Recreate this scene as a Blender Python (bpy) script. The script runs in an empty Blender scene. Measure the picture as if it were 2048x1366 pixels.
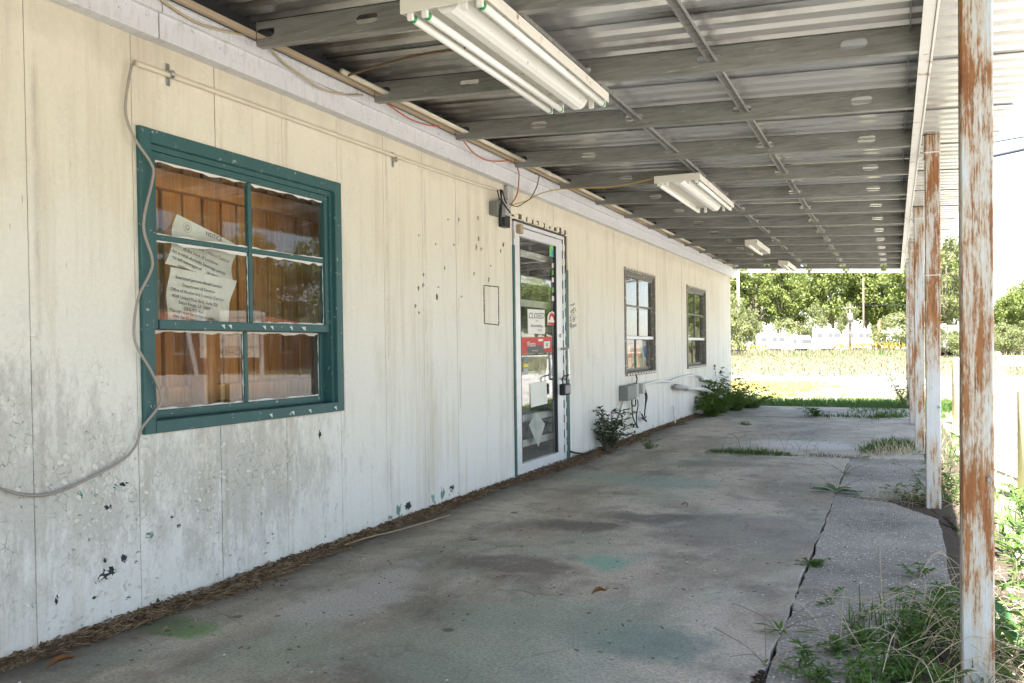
import bpy, bmesh, math, random
import numpy as np
from mathutils import Vector, Matrix, Quaternion
from mathutils.geometry import tessellate_polygon
R = random.Random(7); NR = np.random.default_rng(7)
rad = math.radians
S = bpy.context.scene
COL = S.collection

# ------------------------------------------------------------------ camera
F_PX, CY, YAW, PITCH, ROLL, CX_W, CAM_H = 1707.28, 727.86, .4209, -.0181, -.0128, 2.6306, 1.015
CAM_POS = Vector((CX_W, 0, CAM_H))
fwd = Vector((-math.sin(YAW)*math.cos(PITCH), math.cos(YAW)*math.cos(PITCH), math.sin(PITCH)))
r0 = Vector((math.cos(YAW), math.sin(YAW), 0)); u0 = r0.cross(fwd)
rt = math.cos(ROLL)*r0 + math.sin(ROLL)*u0; upv = -math.sin(ROLL)*r0 + math.cos(ROLL)*u0
cam = bpy.data.cameras.new('camera'); camo = bpy.data.objects.new('camera', cam); COL.objects.link(camo)
cam.sensor_fit = 'HORIZONTAL'; cam.sensor_width = 36; cam.lens = 36*F_PX/2048
cam.shift_y = (CY-683)/2048; cam.clip_start = .02; cam.clip_end = 3000
m = Matrix((rt, upv, -fwd)).transposed().to_4x4(); m.translation = CAM_POS
camo.matrix_world = m
S.camera = camo

# ------------------------------------------------------------------ world, sun, exposure
SUN_DIR = Vector((.11, -.52, 1.0)).normalized()          # towards the sun
W = bpy.data.worlds.new('World'); S.world = W; W.use_nodes = True
wn = W.node_tree; wn.nodes.clear()
sky = wn.nodes.new('ShaderNodeTexSky'); sky.sky_type = 'NISHITA'; sky.sun_disc = False
sky.sun_elevation = math.asin(SUN_DIR.z); sky.sun_rotation = math.atan2(SUN_DIR.x, SUN_DIR.y)
sky.air_density = 1.0; sky.dust_density = .6; sky.ozone_density = 1.4
tc = wn.nodes.new('ShaderNodeTexCoord')
mp = wn.nodes.new('ShaderNodeMapping'); mp.inputs['Scale'].default_value = (1, 1, 2.6); mp.inputs['Location'].default_value = (.35, .2, .1)
nz = wn.nodes.new('ShaderNodeTexNoise'); nz.inputs['Scale'].default_value = 3.1; nz.inputs['Detail'].default_value = 7; nz.inputs['Roughness'].default_value = .55
rp = wn.nodes.new('ShaderNodeValToRGB'); rp.color_ramp.elements[0].position = .47; rp.color_ramp.elements[1].position = .68
mx = wn.nodes.new('ShaderNodeMix'); mx.data_type = 'RGBA'
mx.inputs['B'].default_value = (4.6, 4.75, 4.9, 1)
bg = wn.nodes.new('ShaderNodeBackground'); bg.inputs['Strength'].default_value = .09
wo = wn.nodes.new('ShaderNodeOutputWorld')
wn.links.new(tc.outputs['Generated'], mp.inputs['Vector']); wn.links.new(mp.outputs[0], nz.inputs['Vector'])
wn.links.new(nz.outputs['Fac'], rp.inputs['Fac']); wn.links.new(rp.outputs['Color'], mx.inputs['Factor'])
wn.links.new(sky.outputs[0], mx.inputs['A']); wn.links.new(mx.outputs['Result'], bg.inputs['Color'])
wn.links.new(bg.outputs[0], wo.inputs['Surface'])
sl = bpy.data.lights.new('sun', 'SUN'); sl.energy = 5.0; sl.angle = rad(.55); sl.color = (1, .965, .91)
so = bpy.data.objects.new('sun', sl); COL.objects.link(so)
so.rotation_euler = SUN_DIR.to_track_quat('Z', 'Y').to_euler()
S.view_settings.view_transform = 'Standard'; S.view_settings.look = 'None'
S.view_settings.exposure = 2.6; S.view_settings.gamma = 1
S.view_settings.use_curve_mapping = False
S.render.engine = 'CYCLES'
S.cycles.max_bounces = 7; S.cycles.diffuse_bounces = 3; S.cycles.glossy_bounces = 4
S.cycles.transparent_max_bounces = 24; S.cycles.transmission_bounces = 6
S.cycles.caustics_reflective = False; S.cycles.caustics_refractive = False

# ------------------------------------------------------------------ pixel -> place
def ray(x, y): return (x-1024)/F_PX*rt + (CY-y)/F_PX*upv + fwd
def PX(x, y, X=0.0):
    d = ray(x, y); return CAM_POS + d*((X-CX_W)/d.x)
def PY(x, y, Y):
    d = ray(x, y); return CAM_POS + d*(Y/d.y)
def PZ(x, y, Z=0.0):
    d = ray(x, y); return CAM_POS + d*((Z-CAM_H)/d.z)

# ------------------------------------------------------------------ objects
def tag(o, label=None, cat=None, group=None, kind=None):
    if label: o['label'] = label
    if cat: o['category'] = cat
    if group: o['group'] = group
    if kind: o['kind'] = kind
    return o
def thing(name, loc, label=None, cat=None, group=None, rotz=0, kind=None):
    o = bpy.data.objects.new(name, None); o.empty_display_size = .1
    COL.objects.link(o); o.location = loc; o.rotation_euler = (0, 0, rotz)
    return tag(o, label, cat, group, kind)
def root_loc(p):
    while p.parent: p = p.parent
    return Vector(p.location)
class MB:
    def __init__(s): s.v = []; s.f = []
    def add(s, vs, fs):
        k = len(s.v); s.v.extend([tuple(v) for v in vs]); s.f.extend([tuple(i+k for i in f) for f in fs]); return s
    def box(s, x0, x1, y0, y1, z0, z1):
        return s.add([(x0,y0,z0),(x1,y0,z0),(x1,y1,z0),(x0,y1,z0),(x0,y0,z1),(x1,y0,z1),(x1,y1,z1),(x0,y1,z1)],
                     [(0,3,2,1),(4,5,6,7),(0,1,5,4),(1,2,6,5),(2,3,7,6),(3,0,4,7)])
    def bbox(s, x0, x1, y0, y1, z0, z1, b=.004):
        bm = bmesh.new(); bmesh.ops.create_cube(bm, size=1)
        for v in bm.verts: v.co = Vector(((x0+x1)/2+v.co.x*(x1-x0), (y0+y1)/2+v.co.y*(y1-y0), (z0+z1)/2+v.co.z*(z1-z0)))
        bmesh.ops.bevel(bm, geom=bm.edges[:], offset=b, segments=1, affect='EDGES')
        return s.frombm(bm)
    def frombm(s, bm, mat=None):
        bm.verts.index_update()
        s.add([(mat @ v.co if mat else v.co) for v in bm.verts], [[v.index for v in f.verts] for f in bm.faces]); bm.free(); return s
    def obox(s, c, ax, ay, az):          # oriented box, half axes
        c = Vector(c); P = []
        for k in (-1, 1):
            for (i, j) in ((-1,-1),(1,-1),(1,1),(-1,1)): P.append(c+i*ax+j*ay+k*az)
        return s.add(P, [(0,3,2,1),(4,5,6,7),(0,1,5,4),(1,2,6,5),(2,3,7,6),(3,0,4,7)])
    def tube(s, pts, r, n=8, cap=True, taper=None):
        pts = [Vector(p) for p in pts]; k = len(s.v); L = len(pts)
        t0 = (pts[1]-pts[0]).normalized(); a = t0.orthogonal().normalized()
        for i, p in enumerate(pts):
            t = (pts[min(i+1, L-1)]-pts[max(i-1, 0)]).normalized()
            a = (a - t*a.dot(t))
            a = a.normalized() if a.length > 1e-6 else t.orthogonal().normalized()
            b = t.cross(a); rr = r if taper is None else r*(1+(taper-1)*i/(L-1))
            for j in range(n):
                w = 2*math.pi*j/n; s.v.append(tuple(p+rr*(math.cos(w)*a+math.sin(w)*b)))
        for i in range(L-1):
            for j in range(n):
                j2 = (j+1) % n; s.f.append((k+i*n+j, k+i*n+j2, k+(i+1)*n+j2, k+(i+1)*n+j))
        if cap:
            s.f.append(tuple(k+j for j in reversed(range(n)))); s.f.append(tuple(k+(L-1)*n+j for j in range(n)))
        return s
    def prism(s, poly, axis, a, b):      # poly: list of 2D, extruded along axis from a to b
        n = len(poly)
        def mk(p, t): return {'x': (t, p[0], p[1]), 'y': (p[0], t, p[1]), 'z': (p[0], p[1], t)}[axis]
        tri = tessellate_polygon([[Vector((p[0], p[1], 0)) for p in poly]])
        vs = [mk(p, a) for p in poly]+[mk(p, b) for p in poly]
        fs = [tuple(t) for t in tri]+[tuple(i+n for i in reversed(t)) for t in tri]
        fs += [(i, (i+1) % n, (i+1) % n+n, i+n) for i in range(n)]
        return s.add(vs, fs)
    def leaf(s, base, d, nrm, L, w, fold=.25):
        base = Vector(base); d = Vector(d).normalized(); nrm = Vector(nrm); nrm = (nrm-d*nrm.dot(d))
        nrm = nrm.normalized() if nrm.length > 1e-5 else d.orthogonal().normalized()
        sd = d.cross(nrm)
        m1 = base+d*L*.4-nrm*L*.02; tip = base+d*L-nrm*L*.12
        l = base+d*L*.42+sd*w/2+nrm*w*fold; r_ = base+d*L*.42-sd*w/2+nrm*w*fold
        return s.add([base, l, m1, r_, tip], [(0, 2, 1), (0, 3, 2), (1, 2, 4), (2, 3, 4)])
    def blade(s, base, d, h, w, bend):
        base = Vector(base); d = Vector((d[0], d[1], 0)).normalized(); sd = Vector((-d.y, d.x, 0))*w/2
        P = []
        for t, ww in ((0, 1), (.4, .85), (.75, .55)):
            c = base+Vector((0, 0, h*t*(1-.25*bend*t)))+d*h*bend*t*t; P += [c-sd*ww, c+sd*ww]
        P.append(base+Vector((0, 0, h*(1-.35*bend)))+d*h*bend)
        return s.add(P, [(0,1,3,2),(2,3,5,4),(4,5,6)])
    def mesh(s, name, mat, off=None, smooth=False):
        me = bpy.data.meshes.new(name)
        v = s.v
        if off is not None and (off[0] or off[1] or off[2]): v = [(a-off[0], b-off[1], c-off[2]) for a, b, c in s.v]
        me.from_pydata(v, [], s.f)
        bm = bmesh.new(); bm.from_mesh(me)
        bmesh.ops.recalc_face_normals(bm, faces=bm.faces[:]) if len(s.f) < 4000 else None
        bm.to_mesh(me); bm.free()
        me.materials.append(mat)
        if smooth: me.polygons.foreach_set('use_smooth', [True]*len(me.polygons))
        me.update(); return me
    def build(s, name, mat, parent=None, smooth=False, label=None, cat=None, group=None, kind=None, origin=None):
        off = root_loc(parent) if parent else (origin if origin is not None else Vector((0,0,0)))
        o = bpy.data.objects.new(name, s.mesh(name, mat, off, smooth)); COL.objects.link(o)
        if parent: o.parent = parent
        else: o.location = off
        return tag(o, label, cat, group, kind)
def inst(name, me, parent, loc=(0,0,0), rot=(0,0,0), scale=(1,1,1)):
    o = bpy.data.objects.new(name, me); COL.objects.link(o); o.parent = parent
    o.location = loc; o.rotation_euler = rot; o.scale = scale; return o
def copy_tree(o, parent=None):
    c = o.copy(); COL.objects.link(c); c.parent = parent
    for ch in o.children: copy_tree(ch, c)
    return c
def smoothpath(pts, n=6):
    pts = [Vector(p) for p in pts]; out = []
    for i in range(len(pts)-1):
        p0 = pts[max(i-1, 0)]; p1 = pts[i]; p2 = pts[i+1]; p3 = pts[min(i+2, len(pts)-1)]
        for k in range(n):
            t = k/n
            out.append(.5*((2*p1)+(p2-p0)*t+(2*p0-5*p1+4*p2-p3)*t*t+(3*p1-p0-3*p2+p3)*t**3))
    out.append(pts[-1]); return out

# ------------------------------------------------------------------ materials
class Mt:
    def __init__(s, name, rough=.6, metal=0.0, spec=.3):
        s.m = bpy.data.materials.new(name); s.m.use_nodes = True; s.nt = s.m.node_tree
        s.b = s.nt.nodes['Principled BSDF']; s.out = s.nt.nodes['Material Output']
        s.b.inputs['Roughness'].default_value = rough; s.b.inputs['Metallic'].default_value = metal
        s.b.inputs['Specular IOR Level'].default_value = spec
        g = s.nt.nodes.new('ShaderNodeNewGeometry'); s.pos = g.outputs['Position']; s.geo = g
    def set(s, node, key, v):
        i = node.inputs[key]
        if hasattr(v, 'is_linked') or isinstance(v, bpy.types.NodeSocket): s.nt.links.new(v, i)
        else:
            if isinstance(v, (tuple, list)) and len(v) == 3 and len(i.default_value) == 4: v = (*v, 1)
            i.default_value = v
    def obj(s):
        return s.nt.nodes.new('ShaderNodeTexCoord').outputs['Object']
    def rnd(s): return s.nt.nodes.new('ShaderNodeObjectInfo').outputs['Random']
    def map(s, v, scale=(1,1,1), loc=(0,0,0)):
        n = s.nt.nodes.new('ShaderNodeMapping'); s.set(n, 'Vector', v); s.set(n, 'Scale', scale); s.set(n, 'Location', loc); return n.outputs[0]
    def noise(s, v, scale, detail=4, rough=.55, dist=0, color=False):
        n = s.nt.nodes.new('ShaderNodeTexNoise'); s.set(n, 'Vector', v); s.set(n, 'Scale', scale); s.set(n, 'Detail', detail); s.set(n, 'Roughness', rough); s.set(n, 'Distortion', dist)
        return n.outputs['Color' if color else 'Fac']
    def voro(s, v, scale, feature='F1', out='Distance', rnd=1.0):
        n = s.nt.nodes.new('ShaderNodeTexVoronoi'); n.feature = feature; s.set(n, 'Vector', v); s.set(n, 'Scale', scale); s.set(n, 'Randomness', rnd); return n.outputs[out]
    def wave(s, v, scale, dist=2, detail=2, dirn='X'):
        n = s.nt.nodes.new('ShaderNodeTexWave'); n.bands_direction = dirn; s.set(n, 'Vector', v); s.set(n, 'Scale', scale); s.set(n, 'Distortion', dist); s.set(n, 'Detail', detail); return n.outputs['Fac']
    def ramp(s, f, stops, interp='LINEAR'):
        n = s.nt.nodes.new('ShaderNodeValToRGB'); n.color_ramp.interpolation = interp; s.set(n, 'Fac', f); e = n.color_ramp.elements
        while len(e) < len(stops): e.new(.5)
        for q, (p, c) in zip(e, stops):
            q.position = p; q.color = (*c, 1) if isinstance(c, tuple) else (c, c, c, 1)
        return n.outputs['Color']
    def mix(s, f, a, b, blend='MIX'):
        n = s.nt.nodes.new('ShaderNodeMix'); n.data_type = 'RGBA'; n.blend_type = blend
        for k, v in (('Factor', f), ('A', a), ('B', b)):
            i = [q for q in n.inputs if q.name == k and (q.type == 'RGBA' or (k == 'Factor' and q.type == 'VALUE'))][0]
            if isinstance(v, bpy.types.NodeSocket): s.nt.links.new(v, i)
            elif k == 'Factor': i.default_value = v
            else: i.default_value = (*v, 1)
        return [q for q in n.outputs if q.type == 'RGBA'][0]
    def math(s, op, a, b=0.0, clamp=False):
        n = s.nt.nodes.new('ShaderNodeMath'); n.operation = op; n.use_clamp = clamp; s.set(n, 0, a); s.set(n, 1, b); return n.outputs[0]
    def sep(s, v):
        n = s.nt.nodes.new('ShaderNodeSeparateXYZ'); s.set(n, 0, v); return n.outputs
    def dot(s, v, c, r):                       # soft disc mask of radius vector r about c (1 in the middle)
        n = s.map(v, tuple(1/q for q in r), tuple(-c[i]/r[i] for i in range(3)))
        l = s.nt.nodes.new('ShaderNodeVectorMath'); l.operation = 'LENGTH'; s.set(l, 0, n)
        return s.math('SUBTRACT', 1.0, l.outputs['Value'], True)
    def col(s, c): s.set(s.b, 'Base Color', c); return s
    def rough(s, c): s.set(s.b, 'Roughness', c); return s
    def bump(s, h, strength=.3, dist=.01):
        n = s.nt.nodes.new('ShaderNodeBump'); s.set(n, 'Height', h); s.set(n, 'Strength', strength); s.set(n, 'Distance', dist)
        s.nt.links.new(n.outputs[0], s.b.inputs['Normal']); return s

MAT = {}
def simple(name, c, rough=.6, metal=0, var=.12, scale=12, spec=.3):
    t = Mt(name, rough, metal, spec); n = t.noise(t.pos, scale, 5)
    t.col(t.mix(n, tuple(q*(1-var) for q in c), tuple(min(1, q*(1+var)) for q in c))); t.bump(n, .08, .004)
    MAT[name] = t.m; return t.m

# painted plywood siding
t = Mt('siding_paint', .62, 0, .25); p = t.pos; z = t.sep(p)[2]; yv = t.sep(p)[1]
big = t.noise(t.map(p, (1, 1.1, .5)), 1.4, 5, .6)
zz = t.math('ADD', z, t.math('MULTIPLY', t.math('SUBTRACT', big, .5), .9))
c = t.ramp(t.math('DIVIDE', zz, 2.3), [(.16, (.80, .795, .755)), (.42, (.79, .77, .69)), (.72, (.77, .725, .60)), (1, (.735, .68, .54))])  # cream above, whiter below: weathering plus warm and cool light painted in
streak = t.math('ADD', t.noise(t.map(p, (1, 9, .45)), 1.3, 8, .72), t.math('MULTIPLY', t.math('SUBTRACT', t.noise(t.map(p, (1, 1, .6), (0, 2, 5)), 1.3, 3, .5), .5), .7))
c = t.mix(t.ramp(streak, [(.50, 0.0), (.78, .60)]), c, (.52, .445, .315))
fine = t.noise(p, 55, 6, .7)
c = t.mix(t.ramp(fine, [(.35, .14), (.6, 0.0)]), c, (.45, .42, .36))
# mildew, worst under and left of the green window
mil = t.math('ADD', t.math('ADD', t.math('MULTIPLY', t.dot(p, (0, 2.95, .45), (1, 1.15, .62)), 1.0), t.math('MULTIPLY', t.dot(p, (0, 1.75, .62), (1, .75, .7)), 1.1)), .10)
mn = t.noise(t.map(p, (1, 3.4, 1.5)), 2.6, 8, .72)
mn2 = t.noise(t.map(p, (1, 6, 2.2)), 9, 6, .75)
mm = t.ramp(t.math('ADD', t.math('MULTIPLY', mil, .40), t.math('ADD', t.math('MULTIPLY', t.math('SUBTRACT', mn, .5), .9), t.math('MULTIPLY', t.math('SUBTRACT', mn2, .5), .45))), [(.19, 0.0), (.36, .58)])
c = t.mix(mm, c, (.40, .385, .34))
dots = t.noise(t.map(p, (1, 1.3, 1)), 42, 7, .68)
dm = t.ramp(t.math('ADD', dots, t.math('MULTIPLY', mil, .11)), [(.715, 0.0), (.765, .8)])
c = t.mix(t.math('MULTIPLY', dm, .85), c, (.10, .09, .075))
scr = t.noise(t.map(p, (1, 9, 2.2), (0, 3, 1)), 5.2, 4, .6)
c = t.mix(t.math('MULTIPLY', t.ramp(scr, [(.735, 0.0), (.75, 1.0)]), .7), c, (.22, .17, .11))
crk = t.voro(t.mix(.045, p, t.noise(p, 16, 3, .6, color=True), 'ADD'), 30, 'DISTANCE_TO_EDGE')
cmask = t.ramp(t.math('ADD', t.noise(t.map(p, (1, 1.4, 1), (0, 4, 8)), 3.6, 5, .65), t.math('MULTIPLY', mil, .22)), [(.70, 0.0), (.78, 1.0)])
c = t.mix(t.math('MULTIPLY', t.math('MULTIPLY', t.ramp(crk, [(.010, 1.0), (.05, 0.0)]), t.math('MULTIPLY', cmask, t.ramp(t.noise(p, 24, 4, .65), [(.46, 0.0), (.58, 1.0)]))), .7), c, (.16, .15, .125))
fs_ = t.math('ABSOLUTE', t.math('SUBTRACT', t.math('FRACT', t.math('DIVIDE', t.math('ADD', yv, .2019), .4362)), .5))
sg = t.math('MULTIPLY', t.math('SUBTRACT', fs_, .458), 24.0, True)
c = t.mix(t.math('MULTIPLY', t.math('MULTIPLY', sg, t.ramp(t.noise(t.map(p, (1, 4, 1.3), (0, 1, 3)), 2.4, 6, .68), [(.46, 0.0), (.66, 1.0)])), .6), c, (.36, .32, .25))
sx1 = t.ramp(t.noise(t.map(p, (1, 34, 3.2), (0, 5, 1)), 2.6, 4, .55), [(.70, 0.0), (.725, 1.0)]); sx2 = t.ramp(t.noise(t.map(p, (1, 3.4, 40), (0, 2, 6)), 2.4, 4, .55), [(.715, 0.0), (.735, 1.0)])
c = t.mix(t.math('MULTIPLY', t.math('MULTIPLY', t.math('MAXIMUM', sx1, sx2), t.ramp(t.noise(t.map(p, (1, 1, 1), (0, 7, 7)), 1.5, 4, .6), [(.45, .15), (.62, 1.0)])), .6), c, (.25, .205, .145))
sm = t.ramp(t.noise(t.map(p, (1, 2.2, .9), (0, 6, 2)), 1.7, 8, .74), [(.53, 0.0), (.72, .42)]); c = t.mix(sm, c, (.50, .465, .39))
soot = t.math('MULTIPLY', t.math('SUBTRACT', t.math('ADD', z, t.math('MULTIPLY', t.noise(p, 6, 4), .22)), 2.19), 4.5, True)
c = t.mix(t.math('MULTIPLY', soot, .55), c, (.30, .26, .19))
# splash-back dirt and bare green undercoat at the foot
foot = t.math('SUBTRACT', .34, z)
chip = t.ramp(t.math('ADD', t.noise(t.map(p, (1, 1.6, 1), (0, 9, 2)), 8, 5, .6), t.math('MULTIPLY', foot, .30)), [(.725, 0.0), (.735, 1.0)])
c = t.mix(chip, c, (.22, .36, .33))
dirt = t.math('MULTIPLY', t.math('SUBTRACT', .13, t.math('ADD', z, t.math('MULTIPLY', t.noise(p, 9, 5), .12))), 9.0, True)
c = t.mix(t.math('MULTIPLY', dirt, .7), c, (.34, .29, .22))
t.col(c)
pk = t.math('MULTIPLY', t.ramp(crk, [(0.0, 0.0), (.10, 1.0)]), t.ramp(t.math('ADD', mn, t.math('MULTIPLY', mil, .2)), [(.5, 0.0), (.62, 1.0)]))
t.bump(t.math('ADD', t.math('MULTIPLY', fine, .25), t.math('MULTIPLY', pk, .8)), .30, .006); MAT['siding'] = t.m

t = Mt('fascia_paint', .45, 0, .4); p = t.pos
sp = t.noise(t.map(p, (1, 1, 1)), 60, 2, .5); c = t.mix(t.noise(p, 3, 5), (.56, .57, .59), (.70, .70, .70))
c = t.mix(t.ramp(t.noise(t.map(p, (4, 14, 4)), 3.2, 6, .7), [(.50, 0.0), (.75, .6)]), c, (.36, .33, .29))
c = t.mix(t.ramp(sp, [(.70, 0.0), (.73, .9)]), c, (.16, .14, .12)); t.col(c); t.bump(sp, .15, .003); MAT['fascia'] = t.m

t = Mt('green_paint', .5, 0, .4); p = t.pos; n = t.noise(p, 9, 6, .65)
c = t.mix(n, (.022, .078, .080), (.040, .125, .122)); c = t.mix(t.ramp(t.noise(p, 34, 7, .68), [(.635, 0.0), (.665, .9)]), c, (.50, .50, .45))
c = t.mix(t.ramp(t.noise(t.map(p, (1,2,2)), 17, 5, .6), [(.62, 0.0), (.72, .7)]), c, (.03, .05, .05)); t.col(c); t.bump(n, .3, .004); MAT['green'] = t.m

t = Mt('dark_frame', .55, 0, .3); p = t.pos
c = t.mix(t.noise(p, 16, 6, .65), (.10, .095, .08), (.27, .25, .21)); c = t.mix(t.ramp(t.noise(p, 30, 4), [(.6, 0.0), (.66, .8)]), c, (.62, .59, .50)); t.col(c); t.bump(t.noise(p, 30), .3, .004); MAT['oldframe'] = t.m

t = Mt('galvanised', .46, .35, .5); p = t.obj(); q = t.pos
st = t.noise(t.map(q, (1.3, 9, 14)), 4, 7, .7); bl = t.noise(q, 2.4, 5, .6)
c = t.mix(bl, (.19, .19, .175), (.34, .34, .315)); c = t.mix(t.ramp(st, [(.45, 0.0), (.75, .75)]), c, (.10, .09, .075))
c = t.mix(t.ramp(t.noise(t.map(q, (2, 12, 22), (3, 3, 3)), 4, 7, .75), [(.60, 0.0), (.72, .75)]), c, (.66, .66, .64))
t.col(c); t.rough(t.ramp(st, [(.3, .38), (.7, .65)])); t.bump(st, .15, .003); MAT['galv'] = t.m

t = Mt('roof_sheet', .27, .6, .5); q = t.pos
c = t.mix(t.noise(t.map(q, (.5, 6, 1)), 2.2, 6, .6), (.46, .46, .45), (.65, .65, .63))
c = t.mix(t.ramp(t.noise(t.map(q, (.8, 2.2, 1), (7, 2, 0)), 1.7, 6, .65), [(.54, 0.0), (.70, .8)]), c, (.17, .155, .13))
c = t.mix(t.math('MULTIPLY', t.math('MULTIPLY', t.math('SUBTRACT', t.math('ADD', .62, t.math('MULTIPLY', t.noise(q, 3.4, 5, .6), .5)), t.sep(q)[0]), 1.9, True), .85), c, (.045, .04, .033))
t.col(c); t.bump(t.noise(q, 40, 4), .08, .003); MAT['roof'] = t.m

t = Mt('rim_paint', .5, .1, .3); q = t.pos
c = t.mix(t.noise(t.map(q, (1, 6, 6)), 4, 6, .65), (.55, .53, .49), (.72, .71, .68)); c = t.mix(t.ramp(t.noise(q, 9, 5), [(.62, 0.0), (.7, .8)]), c, (.30, .19, .11)); t.col(c); MAT['rim'] = t.m

t = Mt('rusty_post_paint', .55, 0, .35); q = t.pos
hz = t.sep(q)[2]
fl = t.noise(t.map(q, (34, 34, 1.5)), 2.4, 9, .78); fs = t.noise(t.map(q, (60, 60, 14)), 2.2, 6, .75); bigr = t.noise(t.map(q, (5, 2.2, 1.35), (1.4, .3, 1.1)), 1.8, 6, .62)
k = t.math('ADD', t.math('ADD', t.math('MULTIPLY', fl, .62), t.math('MULTIPLY', fs, .28)), t.math('MULTIPLY', bigr, .72))
rm = t.ramp(k, [(.82, 0.0), (.885, 1.0)])
rustc = t.ramp(t.noise(t.map(q, (20, 20, 2.4), (4, 4, 4)), 3, 8, .75), [(.25, (.11, .042, .018)), (.5, (.26, .11, .04)), (.75, (.40, .22, .10))])
pc = t.mix(t.noise(t.map(q, (6, 6, 1.5)), 3, 5), (.43, .465, .485), (.57, .60, .61))
pc = t.mix(t.ramp(k, [(.72, 0.0), (.83, .75)]), pc, (.44, .33, .20))
t.col(t.mix(rm, pc, rustc)); t.rough(t.ramp(rm, [(0.0, .45), (1.0, .85)])); t.bump(t.math('ADD', t.math('MULTIPLY', rm, -.6), t.math('MULTIPLY', fl, .5)), .4, .004); MAT['post'] = t.m

# concrete
t = Mt('concrete', .8, 0, .3); q = t.pos; w = t.map(q, (1, 1, 0))
a = t.noise(t.map(w, (1, .55, 1)), 1.05, 7, .62, .6); b2 = t.noise(t.map(w, (1, 1, 1), (5, 3, 0)), 2.6, 7, .65); g = t.noise(w, 90, 4, .7); mid = t.noise(w, 14, 7, .7)
c = t.ramp(a, [(.26, (.165, .134, .10)), (.41, (.37, .318, .25)), (.55, (.57, .505, .41)), (.76, (.72, .65, .545))])
c = t.mix(t.ramp(b2, [(.5, 0.0), (.70, .75)]), c, (.125, .108, .09))
c = t.mix(t.ramp(mid, [(.5, 0.0), (.8, .55)]), c, (.17, .155, .135))
sc_ = t.noise(t.map(w, (5, .9, 1), (1, 2, 0)), 2.1, 7, .7); c = t.mix(t.ramp(sc_, [(.56, 0.0), (.72, .5)]), c, (.66, .64, .60))
gr = t.math('MULTIPLY', t.ramp(t.noise(t.map(w, (1, .6, 1), (11, 4, 0)), 1.7, 5, .6), [(.48, 0.0), (.70, 1.0)]), .55)
c = t.mix(gr, c, (.21, .29, .22))
te = t.math('MULTIPLY', t.ramp(t.noise(t.map(w, (1, .8, 1), (2, 14, 0)), 1.3, 6, .65), [(.57, 0.0), (.74, 1.0)]), .5)
c = t.mix(te, c, (.20, .33, .30))
ww = t.noise(w, 1.6, 4, .6, color=True); en = t.noise(w, 5.5, 8, .72); wv = t.mix(.6, w, ww, 'ADD')
for (u, v, rx, ry, cl, f) in ((810,1330,.30,.22,(.16,.145,.125),.55),(1010,1130,.42,.22,(.17,.14,.115),.7),(1150,1050,.32,.20,(.13,.115,.10),.75),(1300,1035,.40,.22,(.15,.14,.125),.7),(1480,1060,.60,.55,(.17,.165,.155),.5),(330,1268,.15,.10,(.20,.34,.12),.8),(1320,1290,.30,.22,(.15,.24,.21),.6),(1220,1120,.15,.14,(.26,.48,.37),.7),(700,1200,.22,.55,(.60,.57,.52),.6),(1190,955,.40,.3,(.33,.42,.30),.55),(1330,965,.55,.3,(.27,.40,.35),.55),(1600,890,.6,.5,(.66,.65,.62),.8),(1100,1230,.5,.4,(.34,.40,.31),.5),(560,1300,.3,.4,(.36,.41,.31),.4),(1000,1330,.6,.3,(.36,.42,.33),.45),(1450,930,.5,.3,(.18,.17,.155),.5)):
    P = PZ(u, v); dm = t.ramp(t.math('ADD', t.dot(wv, (P.x+.3, P.y+.3, .3), (rx*1.3, ry*1.3, 1.2)), t.math('MULTIPLY', t.math('SUBTRACT', en, .5), .9)), [(.20, 0.0), (.55, min(1.0, f*1.2))])
    c = t.mix(dm, c, cl)
tide = t.math('ABSOLUTE', t.math('SUBTRACT', t.noise(t.map(w, (1, .7, 1), (8, 1, 0)), 1.9, 6, .6), .52)); c = t.mix(t.math('MULTIPLY', t.ramp(tide, [(.003, .22), (.02, 0.0)]), t.ramp(t.noise(w, 2.3, 4), [(.48, 0.0), (.6, 1.0)])), c, (.66, .63, .58))
fc = t.voro(t.mix(.12, w, t.noise(w, 7, 5, .7, color=True), 'ADD'), 1.1, 'DISTANCE_TO_EDGE'); c = t.mix(t.math('MULTIPLY', t.ramp(fc, [(.0015, 1.0), (.005, 0.0)]), t.ramp(t.noise(w, 1.1, 3), [(.5, 0.0), (.6, .75)])), c, (.09, .08, .07))
drop = t.ramp(t.voro(w, 2.3), [(.045, 1.0), (.065, 0.0)]); c = t.mix(t.math('MULTIPLY', drop, .75), c, (.05, .048, .045))
drop = t.ramp(t.voro(t.map(w, (1,1,1), (3.3, 1.7, 0)), 5.5), [(.04, 1.0), (.06, 0.0)]); c = t.mix(t.math('MULTIPLY', drop, .6), c, (.06, .055, .05))
chipw = t.ramp(t.voro(t.map(w, (1,1,1), (.3, 7, 0)), 9), [(.018, 1.0), (.03, 0.0)]); c = t.mix(t.math('MULTIPLY', chipw, .5), c, (.62, .62, .6))
c = t.mix(t.ramp(g, [(.36, .55), (.6, 0.0)]), c, (.12, .108, .092)); c = t.mix(t.ramp(t.noise(w, 46, 5, .75), [(.56, 0.0), (.72, .4)]), c, (.64, .61, .56)); 
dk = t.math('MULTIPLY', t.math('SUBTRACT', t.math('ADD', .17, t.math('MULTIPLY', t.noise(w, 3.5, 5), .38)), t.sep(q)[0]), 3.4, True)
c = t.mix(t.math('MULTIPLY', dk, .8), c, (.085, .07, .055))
t.col(c); t.rough(t.ramp(a, [(.3, .62), (.7, .88)])); t.bump(t.math('ADD', t.math('MULTIPLY', g, .6), t.math('MULTIPLY', mid, .8)), .6, .008); MAT['concrete'] = t.m

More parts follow.
